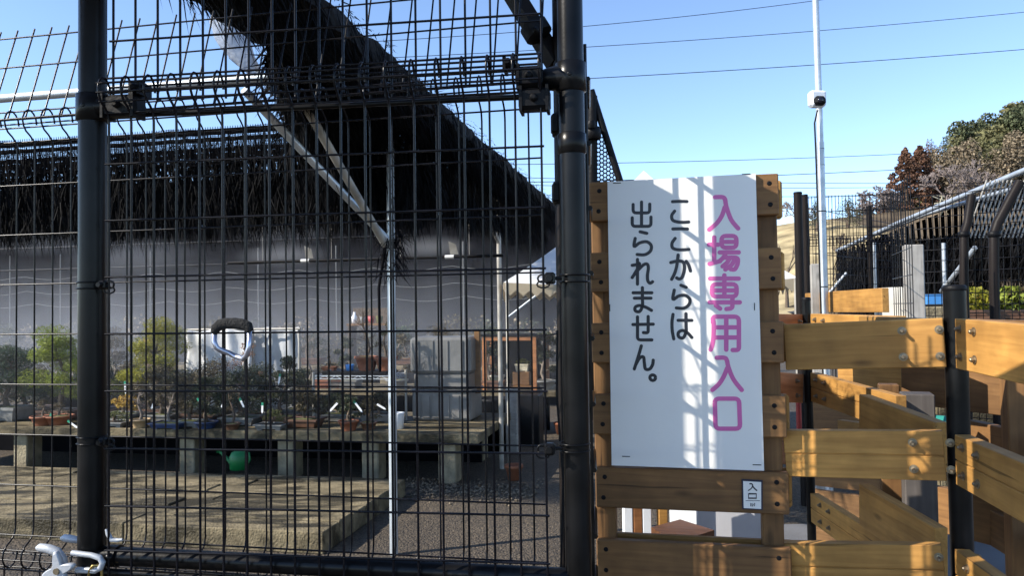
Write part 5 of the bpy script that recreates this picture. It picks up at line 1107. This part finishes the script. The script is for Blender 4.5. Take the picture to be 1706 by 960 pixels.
# ---------------------------------------------------------------- camera pole
cp = at(1374, 490, 4.75); cpole = empty('camera_pole', V((cp.x, cp.y, 0)), 'tall galvanised pole rising out of the top of the picture', 'pole')
b = V((cp.x, cp.y, 0))
MB().tube([b, V((cp.x-.005, cp.y, 2.45))], .0225, 20).build('lower_pole', GALV, cpole); MB().tube([V((cp.x-.005, cp.y, 2.45)), V((cp.x-.02, cp.y, 4.4))], .0195, 20).build('upper_pole', GALV, cpole)
m = MB()
for py in (248, 275, 352, 478):
    z = at(1374, py, 4.75).z; ring(m, V((cp.x-.004, cp.y, z)), .0235 if py > 300 else .0205, .003, 16)
m.build('strap', BLACKG, cpole)
m = MB(); zc0 = at(1364, 182, 4.7).z; m.tube([V((cp.x-.03, cp.y-.035, zc0)), V((cp.x-.05, cp.y-.035, zc0-.08)), V((cp.x-.046, cp.y-.033, zc0-.25)), V((cp.x-.04, cp.y-.034, 1.6)), V((cp.x-.036, cp.y-.034, 1.0))], .005, 6); m.build('cable', BLACKG, cpole)
sc_ = empty('security_camera', at(1364, 178, 4.68), 'white box security camera with dark lens high on the galvanised pole', 'camera')
c_ = at(1364, 163, 4.62); m = MB(); m.box(c_+V((0, .03, 0)), (.098, .06, .100), R(8), None, .014); m.build('housing', PLASW, sc_)
m = MB(); m.box(c_+V((.004, -.002, -.018)), (.072, .05, .055), R(8), None, .016); m.build('lens_hood', BLACKG, sc_)
m = MB(); m.box(c_+V((.03, .05, .03)), (.05, .05, .04), R(8), None, .004); m.build('bracket', PLASW, sc_)
m = MB(); m.lathe(c_+V((0, -.026, -.018)), [(.018, 0), (.016, .004), (0, .005)], 14, True, V((0, -1, 0))); m.build('lens', mat('lens_glass', (.01, .01, .02), .08), sc_)

# ---------------------------------------------------------------- right hand fences and shade beyond
def rfence(label, pa, ya, pb, yb, z_top, rows, ncol, r, grp='mesh fences beyond the maze', fold=None, zlow=.1):
    pl_ = Plane(pa, ya, pb, yb); t = empty('mesh_fence', pl_.p(pl_.len/2, 0), label, 'fence', grp); m = MB()
    for i in range(ncol+1):
        s = pl_.len*i/ncol; m.tube([pl_.p(s, zlow), pl_.p(s, z_top)], r, 4, False)
    for z in rows: m.tube([pl_.p(0, z, r*1.8), pl_.p(pl_.len, z, r*1.8)], r, 4, False)
    if fold:
        for i in range(ncol+1):
            s = pl_.len*i/ncol; m.tube([pl_.p(s, fold-.05), pl_.p(s, fold-.02, .035), pl_.p(s, fold+.02, .035), pl_.p(s, fold+.03, 0)], r, 4, False)
        for q, dz in ((.036, -.02), (.037, .01), (.01, .035), (.02, -.04)): m.tube([pl_.p(0, fold+dz, q), pl_.p(pl_.len, fold+dz, q)], r*1.1, 4, False)
    m.build('wire_mesh', WIRE, t); return t, pl_
zA = at(1345, 328, 6.4).z; zfo = at(1400, 402, 6.4).z
rfence('black mesh fence behind the camera pole', 1340, 6.4, 1512, 6.2, zA, [zA-.01, zA-.13, zA-.27]+[zfo-.1-.13*i for i in range(14)], 30, .0028, fold=zfo)
rfence('black mesh gate leaf turned sideways in front of the grey post', 1490, 4.7, 1522, 4.05, at(1500, 306, 4.4).z, [at(1500, y, 4.4).z for y in (420, 462, 506)], 8, .0026)
zB_ = at(1600, 328, 5.2).z
rfence('wide spaced black mesh fence at the right picture edge', 1526, 5.2, 1790, 4.6, zB_, [zB_-.072*i for i in range(24)], 22, .0027)
rfence('second black mesh fence panel crossing diagonally behind the pole', 1340, 5.9, 1520, 7.6, at(1400, 330, 6.4).z-.1, [2.2, 2.0, 1.85, 1.7], 22, .0026)
spost(1329, 5.7, 322, .0300, 'dark brown post right of the sign stand', BROWNP, True, grp='posts of the far fences'); spost(1341, 5.85, 326, .0205, 'slim dark post touching the dark brown post', BROWNP, True, grp='posts of the far fences')
spost(1448, 6.3, 345, .0200, 'slim dark post in the middle of the far mesh fence', BROWNP, True, grp='posts of the far fences')
def bent(label, pts, Y, r):
    q = [at(px, py, Y) for px, py in pts]; t = empty('bent_post', V((q[0].x, q[0].y, 0)), label, 'post', 'bent steel posts of the far fence')
    MB().tube([V((q[0].x, q[0].y, 0))]+q, r, 18).build('pipe', BROWNP, t)
    c_ = q[1]; m = MB(); m.lathe(c_, [(r, -.02), (r*1.3, -.016), (r*1.3, .012), (r, .016)], 18); m.build('bend_collar', BLACKG, t)
bent('dark post bent slightly right at its top behind the thick black post', [(1606, 470), (1606, 390), (1612, 372), (1619, 325)], 4.9, .026)
bent('dark post bent far right at its top, near the right picture edge', [(1656, 470), (1656, 390), (1662, 372), (1699, 303)], 4.7, .028)
for px, Y, yt, yb, w_, lab in ((1521, 4.55, 408, 0, .105, 'tall grey flat board post behind the mesh gate leaf'), (1360, 5.0, 440, 0, .075, 'grey board post left of the camera pole')):
    a = at(px, yt, Y); m = MB(); m.box((0, 0, 0), (a.z, .05, w_), 0, None, .006)
    tag(m.build('board_post', GREYW, None, M.Translation((a.x, a.y, a.z/2)) @ M.Rotation(R(-14), 4, 'Z') @ M.Rotation(R(90), 4, 'Y') ), lab, 'post')
a, b = at(1470, 480, 4.9), at(1514, 480, 4.7); m = MB(); cwx = (a+b)/2
m.box(V((cwx.x, cwx.y, a.z/2)), ((b-a).length, .08, a.z), math.atan2(b.y-a.y, b.x-a.x), None, .004)
for i in range(9): q = a.lerp(b, (i+.5)/9); m.box(V((q.x, q.y-.045, a.z/2)), (.014, .012, a.z-.02), math.atan2(b.y-a.y, b.x-a.x))
tag(m.build('ribbed_panel', mat('pale_panel', (.5, .49, .45), .8, 0, .2, 7)), 'pale ribbed panel behind the mesh gate leaf', 'panel')
# far shade roof: sloping galvanised pipes, slats and dark thatch below
fr_ = empty('far_thatch_shade', at(1560, 516, 7.5).xy.to_3d(), 'second dark thatched shade with sloping galvanised pipes at right', 'shade roof')
m = MB(); m.tube([at(1395, 418, 9.0), at(1500, 370, 7.6), at(1735, 272, 5.4)], .021, 10); m.build('sloping_pipe', GALV, fr_)
m = MB(); m.tube([at(1440, 398, 8.6), at(1540, 358, 7.3), at(1600, 340, 6.6), at(1720, 305, 5.8)], .018, 10); m.build('sloping_pipe', GALV, fr_)
m = MB(); m.tube([at(1568, 486, 6.4), at(1595, 452, 6.1), at(1625, 412, 5.9)], .018, 8); m.build('brace_pipe', GALV, fr_); m = MB(); m.tube([at(1378, 492, 6.9), at(1410, 455, 6.9)], .012, 8); m.build('brace_pipe', GALV, fr_)
for px in (1572, 1456):
    a = at(px, 405, 6.6); m = MB(); m.tube([V((a.x, a.y, 0)), a], .017, 10); m.build('pole', GALV, fr_)
m = MB(); P = [at(1400, 420, 9.05), at(1600, 342, 6.75), at(1740, 304, 5.9), at(1790, 400, 6.1), at(1600, 412, 7.6), at(1400, 430, 9.1)]

def along(L, t): k = min(1, int(t*2)); return L[k].lerp(L[k+1], t*2-k)
for k in range(46):             # woven strips with light between them
    t0, t1 = k/46, (k+.62)/46; a, b, c, d = along(P[:3], t0), along(P[:3], t1), along(P[:2:-1], t1), along(P[:2:-1], t0)
    m.add([a, b, c, d], [(0, 1, 2, 3)])
m.build('sloping_net', NET, fr_)
m = MB()
for i in range(26):
    x = 1618+i*7; m.tube([at(x-8, 396, 5.75), at(x+26, 300, 5.6)], .006, 5, False)
m.build('slats', GALVW, fr_)
m = MB(); rs = random.Random(77)
for _ in range(7500):
    k = rs.random(); px = 1395+k*390; py = 412-35*min(1, k*1.4)+rs.random()**.9*85*(.6+.4*rs.random()); Y = 8.8-3*k+rs.uniform(-.2, .2)
    strand(m, at(px, py, Y), V((rs.gauss(0, .25), rs.gauss(0, .2), -1)), rs.uniform(.1, .3), rs.uniform(.006, .014), .08)
m.build('hanging_brushwood', THATCH, fr_)
m = MB(); a, b = at(1395, 408, 9.1), at(1790, 385, 6.2)
m.add([V((a.x, a.y, 1.0)), V((b.x, b.y, 1.0)), V((b.x, b.y, 1.55)), V((a.x, a.y, 1.75))]+[V((a.x, a.y+.02, 1.0)), V((b.x, b.y+.02, 1.0)), V((b.x, b.y+.02, 1.55)), V((a.x, a.y+.02, 1.75))], [(0, 1, 2, 3), (7, 6, 5, 4), (0, 4, 5, 1), (1, 5, 6, 2), (2, 6, 7, 3), (3, 7, 4, 0)]); m.build('net_sheet', NET, fr_)
m = MB(); c_ = at(1634, 332, 6.3)
for k in range(26):
    g = rs.uniform(0, 6.28); c2 = at(1572+rs.gauss(0, 3), 338+rs.gauss(0, 5), 7); m.tube([c2, c2+V((rs.gauss(0, .05), 0, rs.gauss(0, .05)))], .005, 4)
m.build('rope_knot', mat('pale_rope', (.45, .40, .28), .9, 0, .2, 9), fr_)
# things glimpsed behind the mesh at right
m = MB(); c_ = at(1556, 500, 6.0); m.box(c_+V((0, 0, 0)), (.17, .2, .075), R(-11), None, .006); m.box(c_+V((0, 0, .042)), (.185, .21, .012), R(-11)); tag(m.build('blue_crate', BLUEP), 'bright blue plastic crate behind the mesh right of the grey board post', 'crate')
m = MB(); m.box(V((c_.x, c_.y+.05, (c_.z-.05)/2)), (.5, .4, c_.z-.05), R(-11), None, .01); tag(m.build('stone_ledge', CONCB), 'rough stone ledge under the blue crate', 'ledge')
bl = at(1650, 520, 5.9); m = MB(); m.box(V((bl.x+.1, bl.y, .66)), (1.1, .5, 1.32), R(-11), None, .01); tag(m.build('concrete_ledge', CONC), 'long concrete ledge behind the mesh at the right edge', 'ledge')
for px, lm, lab in ((1625, NEEDY, 'yellow green shrub in a box behind the mesh, left of the bent post'), (1680, NEEDG, 'green shrub in a box behind the mesh, right of the bent post'), (1700, LEAFB, 'brown shrub in a box at the right edge behind the mesh')):
    t0 = at(px, 520, 5.75); c_ = V((t0.x, t0.y, 1.322)); t = empty('boxed_shrub', c_, lab, 'shrub', 'boxed shrubs behind the mesh'); pot_rect(c_, .22, .15, .08, BROWNG, t); fo = MB(); crown_blob(fo, (c_.x, c_.y, c_.z+.15), .13, .10, 420, .02, rs); fo.build('foliage', lm, t)
m = MB(); c_ = at(1675, 497, 5.8); m.box(V((c_.x, c_.y+.25, c_.z)), (.4, .05, .05), R(-11), None, .003); tag(m.build('orange_rail', WOODO), 'orange timber rail behind the mesh at the right edge', 'rail')
c_ = at(1553, 697, 4.6); zb_ = c_.z-.11; m = MB(); m.lathe(V((c_.x, c_.y, zb_)), [(0, 0), (.11, 0), (.14, .09), (.15, .11), (.13, .11), (.10, .02), (0, .02)], 20); tag(m.build('teal_bucket', TEALP), 'teal tub glimpsed between the boards left of the thick black post', 'tub')
m = MB(); c_ = at(1331, 700, 3.6); m.tube([V((c_.x, c_.y, c_.z-.1)), V((c_.x, c_.y, c_.z+.09))], .012, 12); tag(m.build('red_pipe', REDP), 'red pipe glimpsed beside the sign stand', 'pipe')
# ---------------------------------------------------------------- unseen board awning added above the entrance to cast shadows on sign and maze
qd = V((math.sin(SUN_AZ), math.cos(SUN_AZ), 0)); wq = V((qd.y, -qd.x, 0))      # along and across the sunlight
aw = empty('shadow_awning', V((-1.75, 1.2, 0)), 'unseen board awning added above the entrance to cast shadows', 'awning')
AZ = EYE+.85
def pq(p, q, z): return qd*p + wq*q + V((0, 0, z))
def slat(q0, q1, p0, p1, z=0):
    m = MB(); d = (qd*(p1-p0)); m.box((0, 0, 0), (p1-p0, abs(q1-q0), .02), 0, None, .002)
    m.build('shadow_board', WOOD, aw, M.Translation(pq((p0+p1)/2, (q0+q1)/2, AZ+z)) @ M.Rotation(math.atan2(qd.y, qd.x), 4, 'Z'))
slat(-2.055, -1.905, -1.9, .32); slat(-1.862, -1.80, -1.9, .55, .001); slat(-1.80, -1.715, -.10, .55, .002); slat(-1.715, -1.60, -1.9, .52, .0035)
slat(-1.57, -1.52, -1.9, .1, .001); slat(-1.43, -1.02, -1.9, .10, .001)
# mesh added edge-on between post and sign stand to cast the sign's grid shadow
kx = (981-853)/F; wp = empty('shadow_mesh', V((kx*1.97, 1.97, 0)), 'narrow mesh added edge-on between the gate post and the sign stand to shadow the sign', 'shadow panel')
m = MB()
for k in range(-3, 5):
    Y = 2.04+.037*k; m.tube([V((kx*Y, Y, .1)), V((kx*Y, Y, EYE+.66))], .0045, 6)
for k in range(13):
    z = EYE+.572-.1615*k; m.tube([V((kx*1.925+.006, 1.925, z)), V((kx*2.195+.006, 2.195, z))], .0068, 6)
m.build('wire_mesh', BLACK, wp)
for q in (-2.04, -1.62):
    a = pq(-1.86, q, 0); m = MB(); m.box(V((a.x, a.y, (AZ-.012)/2)), (.05, .05, AZ-.012), 0, None, .003); m.build('support_post', WOOD, aw)
m = MB(); m.box(pq(-1.86, -1.80, AZ-.035), (.05, .6, .045), math.atan2(qd.y, qd.x)); m.build('cross_beam', WOOD, aw)
